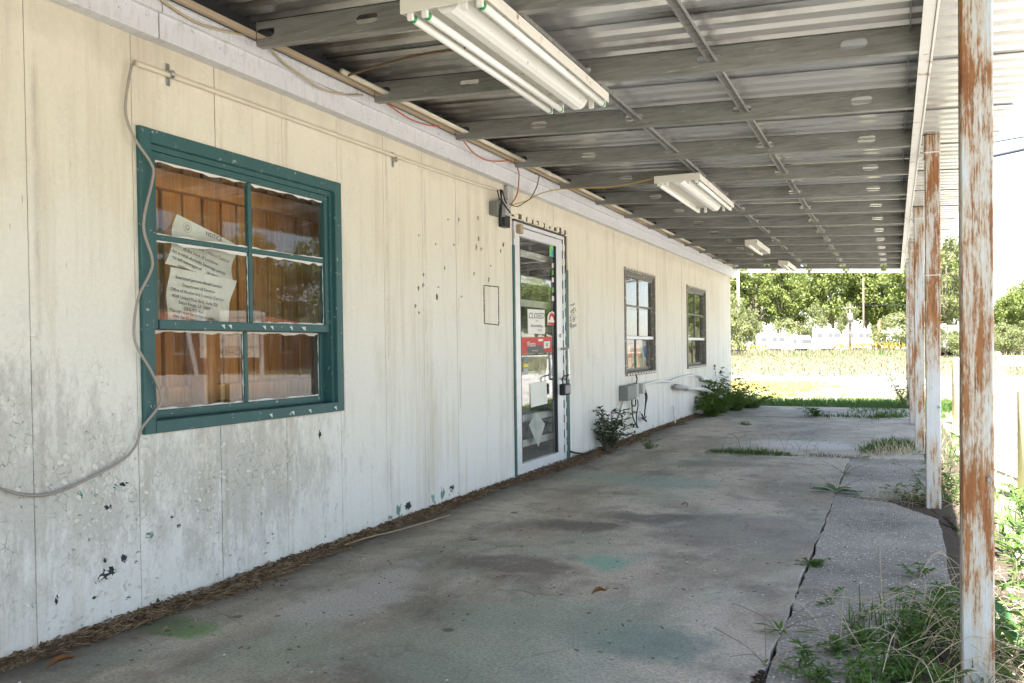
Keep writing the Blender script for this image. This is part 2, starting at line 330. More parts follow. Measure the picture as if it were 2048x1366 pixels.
t = Mt('exposed_aggregate', .85, 0, .3); q = t.pos; w = t.map(q, (1, 1, 0))
vd = t.voro(w, 72, 'F1', 'Distance'); vc = t.voro(w, 72, 'F1', 'Color'); a = t.noise(w, 1.6, 6, .65)
c = t.ramp(a, [(.3, (.17, .152, .125)), (.55, (.33, .30, .25)), (.8, (.50, .465, .40))])
pb = t.math('MULTIPLY', t.ramp(vd, [(.30, 1.0), (.42, 0.0)]), t.ramp(t.sep(vc)[0], [(.50, 0.0), (.62, 1.0)]))
pb = t.math('MULTIPLY', pb, t.ramp(t.noise(w, 2.8, 4), [(.36, .25), (.55, 1.0)]))
c = t.mix(pb, c, t.mix(t.sep(vc)[1], (.36, .33, .29), (.85, .84, .80)))
c = t.mix(t.ramp(t.noise(w, 70, 3), [(.35, .5), (.55, 0.0)]), c, (.06, .058, .055))
t.col(c); t.bump(t.math('ADD', pb, t.noise(w, 60, 4)), .5, .006); MAT['aggregate'] = t.m

t = Mt('soil', .95, 0, .1); q = t.pos; n = t.noise(q, 9, 8, .7)
t.col(t.mix(n, (.055, .042, .032), (.14, .11, .085))); t.bump(n, .8, .03); MAT['soil'] = t.m

t = Mt('ground', .95, 0, .1); q = t.pos; w = t.map(q, (1, 1, 0)); sx = t.sep(q)
n1 = t.noise(w, .22, 6, .6); n2 = t.noise(w, 2.2, 7, .7); n3 = t.noise(w, 14, 6, .7)
grass = t.mix(n2, (.085, .115, .035), (.20, .21, .085)); dirtc = t.mix(n3, (.32, .285, .245), (.50, .46, .41))
c = t.mix(t.ramp(t.math('ADD', t.math('MULTIPLY', n1, .5), t.math('MULTIPLY', n2, .5)), [(.44, 0.0), (.56, 1.0)]), grass, dirtc)
far = t.math('MULTIPLY', t.math('SUBTRACT', sx[1], 27), .12, True)
c = t.mix(far, c, t.mix(n1, (.13, .13, .07), (.20, .185, .115)))
yl = t.math('MULTIPLY', t.ramp(t.noise(t.map(w, (.6, 1, 1), (3, 3, 0)), .62, 5, .6), [(.46, 0.0), (.56, 1.0)]), t.math('MULTIPLY', t.math('SUBTRACT', 1.0, t.math('ABSOLUTE', t.math('DIVIDE', t.math('SUBTRACT', sx[1], 22), 7.0))), 3.0, True))
c = t.mix(t.math('MULTIPLY', yl, .45), c, (.46, .37, .12))
t.col(c); t.bump(t.math('ADD', n2, n3), .6, .05); MAT['ground'] = t.m

t = Mt('gravel', .95, 0, .1); q = t.pos; w = t.map(q, (1, 1, 0))
n3 = t.noise(w, 26, 6, .75); n1 = t.noise(w, .5, 6, .65)
c = t.mix(n3, (.36, .335, .305), (.58, .56, .53)); c = t.mix(t.ramp(n1, [(.45, 0.0), (.65, .6)]), c, (.40, .335, .28)); t.col(c); t.bump(n3, .8, .03); MAT['gravel'] = t.m

# glass: clear sheet with its own Fresnel reflection and a film of dust
t = Mt('window_glass'); nt = t.nt; nt.nodes.remove(t.b)
dp_ = nt.nodes.new('ShaderNodeVectorMath'); dp_.operation = 'DOT_PRODUCT'; nt.links.new(t.geo.outputs['Normal'], dp_.inputs[0]); nt.links.new(t.geo.outputs['Incoming'], dp_.inputs[1])
fres = t.math('ADD', .042, t.math('MULTIPLY', .93, t.math('POWER', t.math('SUBTRACT', 1.0, t.math('ABSOLUTE', dp_.outputs['Value']), True), 4.4)))
tr = nt.nodes.new('ShaderNodeBsdfTransparent'); tr.inputs[0].default_value = (.93, .95, .94, 1)
gl = nt.nodes.new('ShaderNodeBsdfGlossy'); gl.inputs['Roughness'].default_value = .012; gl.inputs[0].default_value = (1, 1, 1, 1)
df = nt.nodes.new('ShaderNodeBsdfDiffuse'); df.inputs[0].default_value = (.55, .53, .48, 1)
m1 = nt.nodes.new('ShaderNodeMixShader'); m2 = nt.nodes.new('ShaderNodeMixShader')
nt.links.new(fres, m1.inputs[0]); nt.links.new(tr.outputs[0], m1.inputs[1]); nt.links.new(gl.outputs[0], m1.inputs[2])
dust = t.math('MULTIPLY', t.ramp(t.noise(t.map(t.pos, (1, 3, 1.4)), 4, 7, .72), [(.42, .015), (.75, .13)]), 1.0)
nt.links.new(dust, m2.inputs[0]); nt.links.new(m1.outputs[0], m2.inputs[1]); nt.links.new(df.outputs[0], m2.inputs[2]); nt.links.new(m2.outputs[0], t.out.inputs[0])
MAT['glass'] = t.m

t = Mt('pine', .5, 0, .35); q = t.pos
gn = t.noise(t.map(q, (1, 14, 1.1)), 3, 6, .6, 1.2); kn = t.ramp(t.voro(t.map(q, (1, 3.2, 1.6)), 1.6), [(.045, 1.0), (.10, 0.0)])
c = t.ramp(gn, [(.25, (.27, .09, .014)), (.5, (.50, .205, .036)), (.75, (.64, .31, .07))]); c = t.mix(kn, c, (.09, .035, .012))
rn = t.rnd(); c = t.mix(t.math('MULTIPLY', rn, .35), c, (.28, .11, .03)); t.col(c); t.bump(gn, .15, .003); MAT['pine'] = t.m

t = Mt('bare_wood', .7, 0, .2); q = t.pos; gn = t.noise(t.map(q, (12, 1, 12)), 3, 6, .6)
t.col(t.mix(gn, (.33, .25, .16), (.52, .42, .29))); t.bump(gn, .2, .003); MAT['wood'] = t.m

simple('aluminium_white', (.72, .735, .75), .4, .15, .08, 20, .5); simple('old_white', (.70, .68, .62), .55, 0, .12, 14)
simple('conduit_cream', (.62, .565, .44), .5, 0, .12, 9); simple('pvc', (.74, .74, .72), .4, 0, .12, 7, .4)
simple('grey_box', (.20, .215, .20), .5, .2, .15, 20); simple('grey_box_light', (.42, .42, .40), .5, .1, .15, 20)
simple('black_rubber', (.02, .02, .021), .5, 0, .3, 20); simple('orange_wire', (.42, .11, .035), .5); simple('yellow_wire', (.50, .33, .06), .5)
simple('brown_wire', (.16, .095, .05), .6); simple('tan_wire', (.44, .35, .22), .6); simple('grey_wire', (.33, .30, .26), .6)
simple('paper', (.80, .79, .72), .7, 0, .05, 8); simple('ink', (.05, .05, .055), .7); simple('red_print', (.55, .04, .03), .5, 0, .2); simple('blue_print', (.16, .30, .55), .5, 0, .3)
simple('yellow_print', (.70, .62, .06), .5); simple('green_print', (.20, .50, .16), .5, 0, .3); simple('teal_print', (.05, .40, .52), .5, 0, .2); simple('pink_print', (.75, .50, .44), .5, 0, .2, 9)
simple('steel', (.48, .48, .47), .3, .9, .1, 20); simple('dark_steel', (.05, .05, .055), .4, .6, .2, 20); simple('lock_grey', (.22, .23, .24), .45, .3)
simple('foam', (.74, .69, .56), .8, 0, .15, 40); simple('caulk_dark', (.10, .085, .065), .8, 0, .4, 40)
simple('undercoat_green', (.17, .30, .27), .6, 0, .3, 30); simple('undercoat_dark', (.035, .045, .055), .6, 0, .4, 30); simple('undercoat_teal', (.03, .30, .24), .6, 0, .3, 30)
simple('tube_white', (.86, .86, .82), .25, 0, .03, 6, .5); simple('tube_green', (.03, .30, .09), .4)
t = Mt('fixture_enamel', .4, 0, .45); q = t.obj(); c = t.mix(t.noise(q, 4, 5), (.70, .66, .56), (.82, .80, .72)); c = t.mix(t.ramp(t.noise(q, 13, 6, .7), [(.60, 0.0), (.70, .9)]), c, (.30, .14, .05)); t.col(c); MAT['enamel'] = t.m
t = Mt('fixture_cover', .45, 0, .45); q = t.obj(); c = t.mix(t.noise(q, 5, 5), (.76, .74, .68), (.86, .85, .81)); c = t.mix(t.ramp(t.noise(q, 40, 4, .6), [(.66, 0.0), (.69, .8)]), c, (.20, .16, .12)); t.col(c); t.bump(t.noise(q, 30), .2, .003); MAT['cover'] = t.m
simple('bollard_yellow', (.70, .66, .40), .55, 0, .12, 8); simple('white_wood', (.76, .76, .74), .6, 0, .08, 6); simple('rv_white', (.62, .62, .61), .4, .1, .04, 2, .5)
simple('rv_trim', (.30, .31, .33), .5); simple('dark_glass', (.03, .035, .04), .1, 0, .2, 5, .6); simple('rv_window', (.12, .125, .13), .2, 0, .1, 5, .5); simple('tyre', (.02, .02, .02), .8)
simple('pole_wood', (.22, .17, .125), .85, 0, .2, 4); simple('pole_pale', (.34, .31, .28), .8, 0, .1, 4); simple('cable_black', (.025, .025, .03), .6)
simple('bark', (.20, .165, .13), .9, 0, .3, 6); simple('stalk_dry', (.52, .45, .30), .8, 0, .2, 20); simple('litter_brown', (.15, .095, .055), .9, 0, .5, 30); simple('litter_straw', (.36, .27, .16), .9, 0, .4, 30)
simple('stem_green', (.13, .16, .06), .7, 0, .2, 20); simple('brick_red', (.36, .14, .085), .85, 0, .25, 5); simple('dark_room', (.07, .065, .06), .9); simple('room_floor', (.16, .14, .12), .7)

def leafmat(name, c1, c2, scale=1.5, tr=.35, obj=False):
    t = Mt(name, .55, 0, .3); nt = t.nt; v = t.obj() if obj else t.pos
    c = t.mix(t.noise(v, scale, 4, .6), c1, c2)
    if obj: c = t.mix(t.math('MULTIPLY', t.rnd(), .5), c, tuple(q*.8 for q in c2))
    t.col(c); tl = nt.nodes.new('ShaderNodeBsdfTranslucent'); nt.links.new(c, tl.inputs[0]); ms = nt.nodes.new('ShaderNodeMixShader'); ms.inputs[0].default_value = tr
    nt.links.new(t.b.outputs[0], ms.inputs[1]); nt.links.new(tl.outputs[0], ms.inputs[2]); nt.links.new(ms.outputs[0], t.out.inputs[0]); MAT[name] = t.m
leafmat('tree_leaf', (.12, .17, .04), (.27, .31, .09), .35, .45, True)
leafmat('tree_leaf_pale', (.15, .175, .06), (.28, .295, .13), .35, .45, True)
leafmat('shrub_leaf', (.075, .15, .022), (.17, .28, .045), 6); leafmat('weed_leaf', (.055, .13, .024), (.14, .24, .05), 8)
leafmat('dark_leaf', (.022, .055, .012), (.055, .11, .022), 8); leafmat('broad_leaf', (.03, .11, .03), (.07, .19, .055), 12)
leafmat('grass_green', (.045, .11, .018), (.13, .22, .05), 3); leafmat('meadow_grass', (.17, .18, .09), (.28, .265, .165), .25); leafmat('meadow_dry', (.24, .205, .125), (.36, .32, .21), .4)
leafmat('goldenrod', (.30, .22, .03), (.38, .30, .06), .8); leafmat('yellow_flower', (.46, .39, .11), (.55, .48, .19), 2); leafmat('dry_leaf', (.20, .085, .03), (.32, .16, .06), 20)
M = MAT

# ------------------------------------------------------------------ canopy geometry constants
JY0, JP, JZ, JS, JX = 3.8368, .9117, 2.1945, .049, 2.7686     # first joist, pitch, height at rim, slope, rim
JH = .102; X0 = .14
def jz(x): return JZ + JS*(JX-x)                              # joist underside
POST_X = 2.851; POST_Y = [5.901+3.0547*k for k in (-2, -1, 0, 1, 2, 3)]
ROOF_END = 15.30

# ------------------------------------------------------------------ ground, slabs
g = MB().box(-400, 400, -200, 600, -1.2, -.07).build('ground', M['ground'], kind='structure')
def sheet(name, poly, z, th, mat):
    return MB().prism([(p[0], p[1]) for p in poly], 'z', z-th, z).build(name, mat, kind='structure')
def wob(pts, a=.12, n=10):
    out = []
    for i in range(len(pts)):
        p, q = Vector(pts[i]), Vector(pts[(i+1) % len(pts)])
        for k in range(n): out.append(tuple(p.lerp(q, k/n)+Vector((R.uniform(-a, a), R.uniform(-a, a)))))
    return out
sheet('gravel_lot', wob([(3.5, 8.5), (3.6, 2), (3.9, -12), (34, -14), (34, 30), (8, 33), (3.2, 27.5), (1.4, 25.2), (1.0, 23.4), (3.4, 22), (3.5, 14)], .35, 6), -.045, .3, M['gravel'])
sheet('road', wob([(38, -150), (45, -150), (45, 200), (38, 200)], .05, 20), -.04, .3, M['gravel'])
sheet('dirt_margin', wob([(2.3, -4), (3.15, -4), (3.2, 15), (2.3, 15.2)], .05, 22), -.035, .2, M['soil'])
sheet('soil_bed', wob([(-.1, -4), (2.9, -4), (2.9, 14.9), (-.1, 14.9)], .03, 22), -.028, .2, M['soil'])
apron = thing('concrete_apron', (1.4, 6, 0), kind='structure')
def jag(p, q, n, a, sd):
    rr = random.Random(sd); p = Vector(p); q = Vector(q); d = (q-p).normalized(); nn = Vector((-d.y, d.x)); out = []
    w = 0
    for k in range(n+1):
        w = .7*w+rr.uniform(-a, a); out.append(tuple(p.lerp(q, k/n)+(nn*w if 0 < k < n else Vector((0, 0)))))
    return out
CRK = 2.262
J1, J2, SE = 8.20, 12.45, 14.62
def slab(edges, mat, top):
    poly = []
    for e in edges: poly += e[:-1]
    mb = MB(); n = len(poly)
    c = Vector((sum(p[0] for p in poly)/n, sum(p[1] for p in poly)/n))
    inn = []
    for i, p in enumerate(poly):
        a = Vector(poly[i-1]); b = Vector(poly[(i+1) % n]); tt = (b-a).normalized(); nn = Vector((-tt.y, tt.x)); inn.append(Vector(p)+nn*.0025)
    tri = tessellate_polygon([[Vector((q.x, q.y, 0)) for q in inn]])
    vs = [(q.x, q.y, top) for q in inn]+[(p[0], p[1], top-.003) for p in poly]+[(p[0], p[1], -.15) for p in poly]
    fs = [tuple(x) for x in tri]+[(i, (i+1) % n, n+(i+1) % n, n+i) for i in range(n)]+[(n+i, n+(i+1) % n, 2*n+(i+1) % n, 2*n+i) for i in range(n)]
    return mb.add(vs, fs).build('slab', mat, apron)
g_ = .0028
ck1 = jag((CRK-g_, -4), (CRK-g_, J1-.015), 330, .0052, 1); ck1b = jag((CRK+g_, J1-.03), (CRK+g_, 6.19), 80, .0030, 2); ck1c = jag((CRK+g_, 6.16), (CRK+g_, -4), 300, .0052, 3)
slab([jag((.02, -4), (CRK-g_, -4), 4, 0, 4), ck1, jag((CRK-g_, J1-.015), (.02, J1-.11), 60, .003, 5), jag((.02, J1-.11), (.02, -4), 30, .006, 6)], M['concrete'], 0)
slab([jag((CRK+g_, -4), (2.83, -4), 3, 0, 7), jag((2.83, -4), (2.86, 5.5), 60, .007, 8), jag((2.86, 5.5), (2.60, 5.98), 12, .006, 9), jag((2.60, 5.98), (CRK+g_, 6.13), 14, .005, 10), ck1c], M['aggregate'], -.004)
slab([jag((CRK+g_, 6.19), (2.66, 6.10), 16, .005, 11), jag((2.66, 6.10), (2.86, 6.6), 12, .007, 12), jag((2.86, 6.6), (2.87, J1-.05), 12, .006, 13), jag((2.87, J1-.05), (CRK+g_, J1-.03), 16, .004, 14), ck1b], M['aggregate'], -.006)
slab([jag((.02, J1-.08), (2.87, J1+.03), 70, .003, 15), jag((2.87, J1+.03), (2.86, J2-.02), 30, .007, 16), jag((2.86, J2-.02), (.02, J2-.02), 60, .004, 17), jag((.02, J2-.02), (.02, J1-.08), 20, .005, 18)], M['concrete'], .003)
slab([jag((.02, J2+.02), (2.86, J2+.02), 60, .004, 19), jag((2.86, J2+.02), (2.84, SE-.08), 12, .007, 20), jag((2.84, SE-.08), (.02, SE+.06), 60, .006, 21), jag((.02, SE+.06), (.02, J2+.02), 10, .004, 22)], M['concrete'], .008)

# ------------------------------------------------------------------ building
BY0, BY1 = -3.0, 15.35; WTOP = 2.42
bld = thing('store_building', (-2.5, 6.2, 0), 'long low cream plywood-sided store building with peeling paint', 'building')
OPEN = [(2.40, 3.698, .703, 1.883), (8.83, 10.115, .70, 1.875), (11.84, 13.145, .70, 1.875), (5.905, 7.105, -.2, 2.0)]
y = 1.943-.436*12; seams = []
while y < BY1+.4: seams.append(y); y += .4362
seams[-1] = BY1
for a, b in zip(seams[:-1], seams[1:]):
    if b < BY0: continue
    b = min(b, BY1); gp = R.choice((.0012, .0016, .0022)); a2, b2 = a+gp, b-gp
    ys = sorted({a2, b2}|{v for o in OPEN for v in o[:2] if a2 < v < b2}); cells = []
    for y0, y1 in zip(ys[:-1], ys[1:]):
        zs = [-.02, WTOP]
        for o in OPEN:
            if o[0] < (y0+y1)/2 < o[1]: zs = sorted(set(zs+[max(o[2], -.02), o[3]]))
        for z0, z1 in zip(zs[:-1], zs[1:]):
            if not any(o[0] < (y0+y1)/2 < o[1] and o[2] < (z0+z1)/2 < o[3] for o in OPEN): cells.append((y0, y1, z0, z1))
    full = any(c[2] < 0 and c[3] > 2.3 for c in cells)
    for part in ([cells] if full else [[c] for c in cells]):
        if not full and len(ys) > 2: part = [c for c in cells if (c[2] > 1) == (part[0][2] > 1)]
        if not full and len(ys) > 2 and part[0] is not [c for c in cells if (c[2] > 1) == (part[0][2] > 1)][0]: continue
        bm = bmesh.new()
        for (y0, y1, z0, z1) in part: bm.faces.new([bm.verts.new(v) for v in ((0, y0, z0), (0, y1, z0), (0, y1, z1), (0, y0, z1))])
        bmesh.ops.remove_doubles(bm, verts=bm.verts[:], dist=1e-5)
        ex = bmesh.ops.extrude_face_region(bm, geom=bm.faces[:])
        for v in ex['geom']:
            if isinstance(v, bmesh.types.BMVert): v.co.x -= .014
        off = R.uniform(-.0012, .0006)
        for v in bm.verts: v.co.x += off
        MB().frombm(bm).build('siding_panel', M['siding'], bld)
# sheathing behind the boards, other walls, floor, ceiling
mb = MB()
def wall_cells(mb, x0, x1, ops, ya, yb, za, zb):
    ys = sorted({ya, yb}|{v for o in ops for v in o[:2]})
    for y0, y1 in zip(ys[:-1], ys[1:]):
        o = [q for q in ops if q[0] < (y0+y1)/2 < q[1]]
        if not o: mb.box(x0, x1, y0, y1, za, zb)
        else:
            if o[0][2] > za: mb.box(x0, x1, y0, y1, za, o[0][2])
            mb.box(x0, x1, y0, y1, o[0][3], zb)
wall_cells(mb, -.10, -.0165, OPEN, BY0+.02, BY1-.02, -.1, WTOP-.01); mb.build('wall', M['caulk_dark'], bld)
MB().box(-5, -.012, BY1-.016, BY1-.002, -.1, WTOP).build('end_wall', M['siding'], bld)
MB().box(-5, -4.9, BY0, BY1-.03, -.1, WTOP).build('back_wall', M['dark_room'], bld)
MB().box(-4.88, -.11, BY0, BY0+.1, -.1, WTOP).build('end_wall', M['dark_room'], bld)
MB().box(-4.88, -.11, BY0+.12, BY1-.05, -.1, .02).build('interior_floor', M['room_floor'], bld)
MB().box(-5.2, .02, BY0-.1, BY1+.1, WTOP+.002, WTOP+.12).build('roof', M['rim'], bld)
# fascia, in lengths with open joints
fj = [BY0]+[PX(u, v, .06).y for u, v in ((318, 50), (1030, 340), (1268, 465), (1404, 520))]+[15.62]
for a, b in zip(fj[:-1], fj[1:]):
    k = .003; prof = [(.002, 2.2215), (.058, 2.2215), (.060, 2.2235), (.060, 2.318), (.0785, 2.318), (.0785, 2.364), (.0845, 2.366), (.0845, 2.374), (.002, 2.374)]
    dz = R.uniform(-.003, .003)
    MB().prism([(p0, p1+dz) for p0, p1 in prof], 'y', a+k, b-k).build('fascia_board', M['fascia'], bld)
MB().box(.002, .05, BY0, 15.6, 2.226, 2.31).build('fascia_backing', M['caulk_dark'], bld)
# bare spots where the paint has come away (own thin scabs with curled rims)
def patch(u, v, w, h, mat, sd, X=.0012):
    rr = random.Random(sd); c = PX(u, v, X); s_ = abs(PX(u+1, v, X).y-c.y); n = 13; ph = rr.uniform(0, 6)
    pts = []
    for k in range(n):
        a = 2*math.pi*k/n; r_ = rr.uniform(.55, 1.1); pts.append((c.y+math.cos(a)*w/2*s_*r_, c.z+math.sin(a)*h/2*s_*.8*r_))
    MB().prism(pts, 'x', X-.003, X).build('bare_patch', M[mat], bld)
    for k in range(4):
        i = rr.randrange(n); q = Vector((X, *pts[i])); q2 = Vector((X, *pts[(i+1) % n])); o = (q-Vector((X, c.y, c.z))).normalized()
        MB().add([q, q2, q2-o*.008+Vector((.010, 0, 0)), q-o*.010+Vector((.007, 0, 0))], [(0, 1, 2, 3)]).build('paint_curl', M['old_white'], bld)
for i, (u, v, w, h, mt) in enumerate(((160,992,12,26,'undercoat_teal'),(192,990,9,8,'undercoat_teal'),(231,973,11,13,'undercoat_teal'),(216,1013,18,15,'undercoat_dark'),(250,968,22,12,'undercoat_dark'),(215,1148,38,30,'undercoat_dark'),(248,1116,13,22,'undercoat_dark'),(345,1034,9,8,'undercoat_dark'),(358,1052,9,10,'undercoat_dark'),(300,1070,20,16,'undercoat_green'),(173,865,6,8,'undercoat_teal'),(175,1258,22,14,'undercoat_green'),(98,1290,10,16,'undercoat_dark'),(113,1200,8,30,'undercoat_dark'),(310,1205,24,14,'undercoat_dark'),(345,1210,40,11,'undercoat_green'),(478,1160,14,9,'undercoat_green'),(607,1112,16,6,'undercoat_green'),(648,1098,20,8,'undercoat_green'),
    (885,988,9,18,'undercoat_green'),(904,977,9,9,'undercoat_dark'),(797,1022,9,18,'undercoat_green'),(800,1038,20,12,'undercoat_green'),(780,1037,8,10,'undercoat_green'),(816,1012,14,12,'undercoat_dark'),(640,870,5,16,'undercoat_dark'),(210,1120,8,12,'undercoat_dark'),(190,1195,14,8,'undercoat_dark'),(256,1196,10,8,'undercoat_dark'))): patch(u, v, w, h, mt, i)
# curled flakes of lifting paint, clustered where the boards are worst
rr = random.Random(91); mb = MB()
for (u0, v0, su, sv, n) in ((215, 905, 45, 40, 60), (240, 980, 40, 45, 70), (205, 1060, 22, 60, 34), (225, 1150, 40, 30, 40), (160, 1255, 60, 25, 36), (395, 985, 45, 35, 60), (420, 1060, 60, 30, 36), (330, 1200, 40, 18, 34), (470, 1120, 50, 25, 26), (540, 950, 60, 40, 34), (130, 930, 60, 60, 22), (480, 900, 60, 25, 24)):
    for k in range(n):
        q = PX(rr.gauss(u0, su), rr.gauss(v0, sv), .001)
        if q.z < .03 or (2.38 < q.y < 3.72 and q.z > .69): continue
        s_ = rr.uniform(.004, .013); a_ = rr.uniform(0, 6.283); e1 = Vector((0, math.cos(a_), math.sin(a_))); e2 = Vector((0, -e1.z, e1.y)); lf = rr.uniform(.002, .008)
        A = q-e1*s_-e2*s_*.5; B = q-e1*s_*.8+e2*s_*.6; C = q+e1*s_*.2+e2*s_*rr.uniform(.3, .8)+Vector((lf*.4, 0, 0)); D = q+e1*s_*.3-e2*s_*rr.uniform(.3, .8)+Vector((lf*.5, 0, 0)); E_ = q+e1*s_*rr.uniform(.6, 1.1)+Vector((lf, 0, 0))
        mb.add([A, B, C, D, E_], [(0, 1, 2, 3), (3, 2, 4)])
mb.build('peeling_paint', M['old_white'], bld, kind='stuff')
for i in range(26):       # small flaking along the lower wall
    u = R.uniform(20, 560); v = 1340-.3645*u-R.uniform(20, 330); patch(u, v, R.uniform(2, 9), R.uniform(2, 8), R.choice(('undercoat_dark', 'caulk_dark', 'undercoat_green')), 200+i)
for i in range(24):
    u = R.uniform(830, 1020); v = R.uniform(400, 640); patch(u, v, R.uniform(1, 3), R.uniform(1.5, 9), R.choice(('caulk_dark', 'litter_brown')), 400+i)
# outline left by a removed notice, scraped patch right of the door
for (u0, v0, u1, v1) in ((968,571,998,574),(969,647,998,650),(968,573,969,647),(997,575,998,649)):
    a = PX(u0, v0, .001); b = PX(u1, v1, .001); n = 9
    for k in range(n):
        q = a.lerp(b, (k+.5)/n); l = (b-a)/n*R.uniform(.6, 1.0)
        MB().prism([(q.y-abs(l.y)/2-R.uniform(.004, .010), q.z-abs(l.z)/2-.003), (q.y+abs(l.y)/2+.004, q.z-abs(l.z)/2-R.uniform(0, .005)), (q.y+abs(l.y)/2+R.uniform(.004, .009), q.z+abs(l.z)/2+.003), (q.y-abs(l.y)/2-.004, q.z+abs(l.z)/2+.004)], 'x', -.001, .0016).build('glue_residue', M['caulk_dark'], bld)
for k in range(60):
    q = PX(R.uniform(1140, 1152), R.uniform(607, 656), .001); w_ = R.uniform(.008, .03)
    MB().prism([(q.y-w_, q.z-.006), (q.y+w_*.6, q.z-.008), (q.y+w_, q.z+.005), (q.y-w_*.5, q.z+.008)], 'x', -.001, .0012+R.uniform(0, .0006)).build('glue_residue', M['grey_wire'], bld)

# windows: green casing (or stripped grey frame), two sashes, six panes
def window(y0, y1, z0, z1, green):
    fm = M['green'] if green else M['oldframe']; cw = .055 if green else .045
    mb = MB(); xo = .018 if green else .012
    mb.bbox(-.06, xo, y0, y0+cw, z0, z1, .003).bbox(-.06, xo, y1-cw, y1, z0, z1, .003)
    mb.bbox(-.06, xo, y0+cw-.001, y1-cw+.001, z1-cw, z1-.001, .003).bbox(-.06, xo+.004, y0+cw-.001, y1-cw+.001, z0+.001, z0+cw*.9, .003)
    win = mb.build('window', fm, bld)
    a, b, c_, d = y0+cw, y1-cw, z0+cw*.9, z1-cw
    stp = .022
    mb = MB().box(-.055, -.004, a, a+stp, c_, d).box(-.055, -.004, b-stp, b, c_, d).box(-.055, -.004, a+stp, b-stp, d-stp, d)
    mb.build('stop_bead', fm, win)
    a += stp; b -= stp; d -= stp; zm = c_+(d-c_)*.355; ym = (a+b)/2; zu = (zm+d)/2+.006
    # upper sash (outer), lower sash (inner)
    sw = .028
    up = MB().bbox(-.050, -.014, a, a+sw, zm-.018, d, .002).bbox(-.050, -.014, b-sw, b, zm-.018, d, .002).bbox(-.049, -.0145, a+sw, b-sw, d-sw, d, .002).bbox(-.049, -.008, a+sw, b-sw, zm-.018, zm+.020, .002).build('sash', fm, win)
    lo = MB().bbox(-.085, -.052, a, a+sw, c_, zm-.019, .002).bbox(-.085, -.052, b-sw, b, c_, zm-.019, .002).bbox(-.084, -.0525, a+sw, b-sw, c_, c_+sw*1.2, .002).build('sash', fm, win)
    MB().bbox(-.044, -.020, ym-.012, ym+.012, zm+.021, d-sw-.001, .003).build('muntin', fm, win)
    MB().bbox(-.043, -.021, a+sw+.001, ym-.013, zu-.011, zu+.011, .003).build('muntin', fm, win)
    MB().bbox(-.043, -.021, ym+.013, b-sw-.001, zu-.011, zu+.011, .003).build('muntin', fm, win)
    MB().bbox(-.080, -.056, ym-.012, ym+.012, c_+sw*1.2+.001, zm-.020, .003).build('muntin', fm, win)
    gp = MB()
    cells = [(a+sw, ym-.012, zm+.02, zu-.011, -.032), (ym+.012, b-sw, zm+.02, zu-.011, -.032), (a+sw, ym-.012, zu+.011, d-sw, -.032), (ym+.012, b-sw, zu+.011, d-sw, -.032), (a+sw, ym-.012, c_+sw*1.2, zm-.02, -.068), (ym+.012, b-sw, c_+sw*1.2, zm-.02, -.068)]
    for (p0, p1, q0, q1, gx) in cells:
        tl = R.uniform(-.0025, .0025)
        MB().add([(gx, p0, q0), (gx+tl, p1, q0), (gx+tl, p1, q1), (gx, p0, q1)], [(0, 1, 2, 3)]).build('pane', M['glass'], win)
    # crumbling white glazing putty and paint along the bars
    for (p0, p1, q0, q1, gx) in cells:
        gx += .003
        for e in range(4):
            if R.random() < (.25 if green else .55): continue
            n = 14; mb = MB(); vs = []; 
            for k in range(n+1):
                t_ = k/n; wd = (R.uniform(.0015, .010) if green else R.uniform(.001, .005))*(1.6 if e == 3 else 1)
                if e == 0: A = (gx, p0+(p1-p0)*t_, q0); B = (gx, p0+(p1-p0)*t_, q0+wd)
                elif e == 1: A = (gx, p0, q0+(q1-q0)*t_); B = (gx, p0+wd*.6, q0+(q1-q0)*t_)
                elif e == 2: A = (gx, p1, q0+(q1-q0)*t_); B = (gx, p1-wd*.8, q0+(q1-q0)*t_)
                else: A = (gx, p0+(p1-p0)*t_, q1); B = (gx, p0+(p1-p0)*t_, q1-wd)
                vs += [A, B]
            mb.add(vs, [(2*k, 2*k+1, 2*k+3, 2*k+2) for k in range(n)]).build('putty', M['old_white'], win)
    if green:
        for k in range(11):
            q = (R.uniform(y0+.1, y1-.06), R.choice((zm, zm, zm, z0+.02))); mb = MB()
            x_ = -.007 if q[1] == zm else .0225
            mb.add([(x_, q[0]-.012, q[1]+.006), (x_, q[0]+.010, q[1]+.008), (x_+.006, q[0]+.004, q[1]-.012)], [(0, 1, 2)]).build('paint_curl', M['old_white'], win)
    else:                     # dashes of sealant along the stripped frame
        n = 11
        for k in range(n):
            yy = y0+.03+(y1-y0-.06)*(k+.5)/n
            MB().bbox(xo-.002, xo+.006, yy-.032, yy+.03, z1-.018, z1-.002, .003).build('sealant_dab', M['foam'], win)
            MB().bbox(xo+.002, xo+.009, yy-.034, yy+.03, z0+.006, z0+.026, .003).build('sealant_dab', M['foam'], win)
        MB().bbox(-.055, -.0045, a+.004, b-.004, zm-.020, zm+.016, .003).build('meeting_rail', M['aluminium_white'], win)
    return win
win_g = window(*OPEN[0], True); tag(win_g, 'six-pane window with thick green painted frame')
win_2 = window(*OPEN[1], False); win_3 = window(*OPEN[2], False)

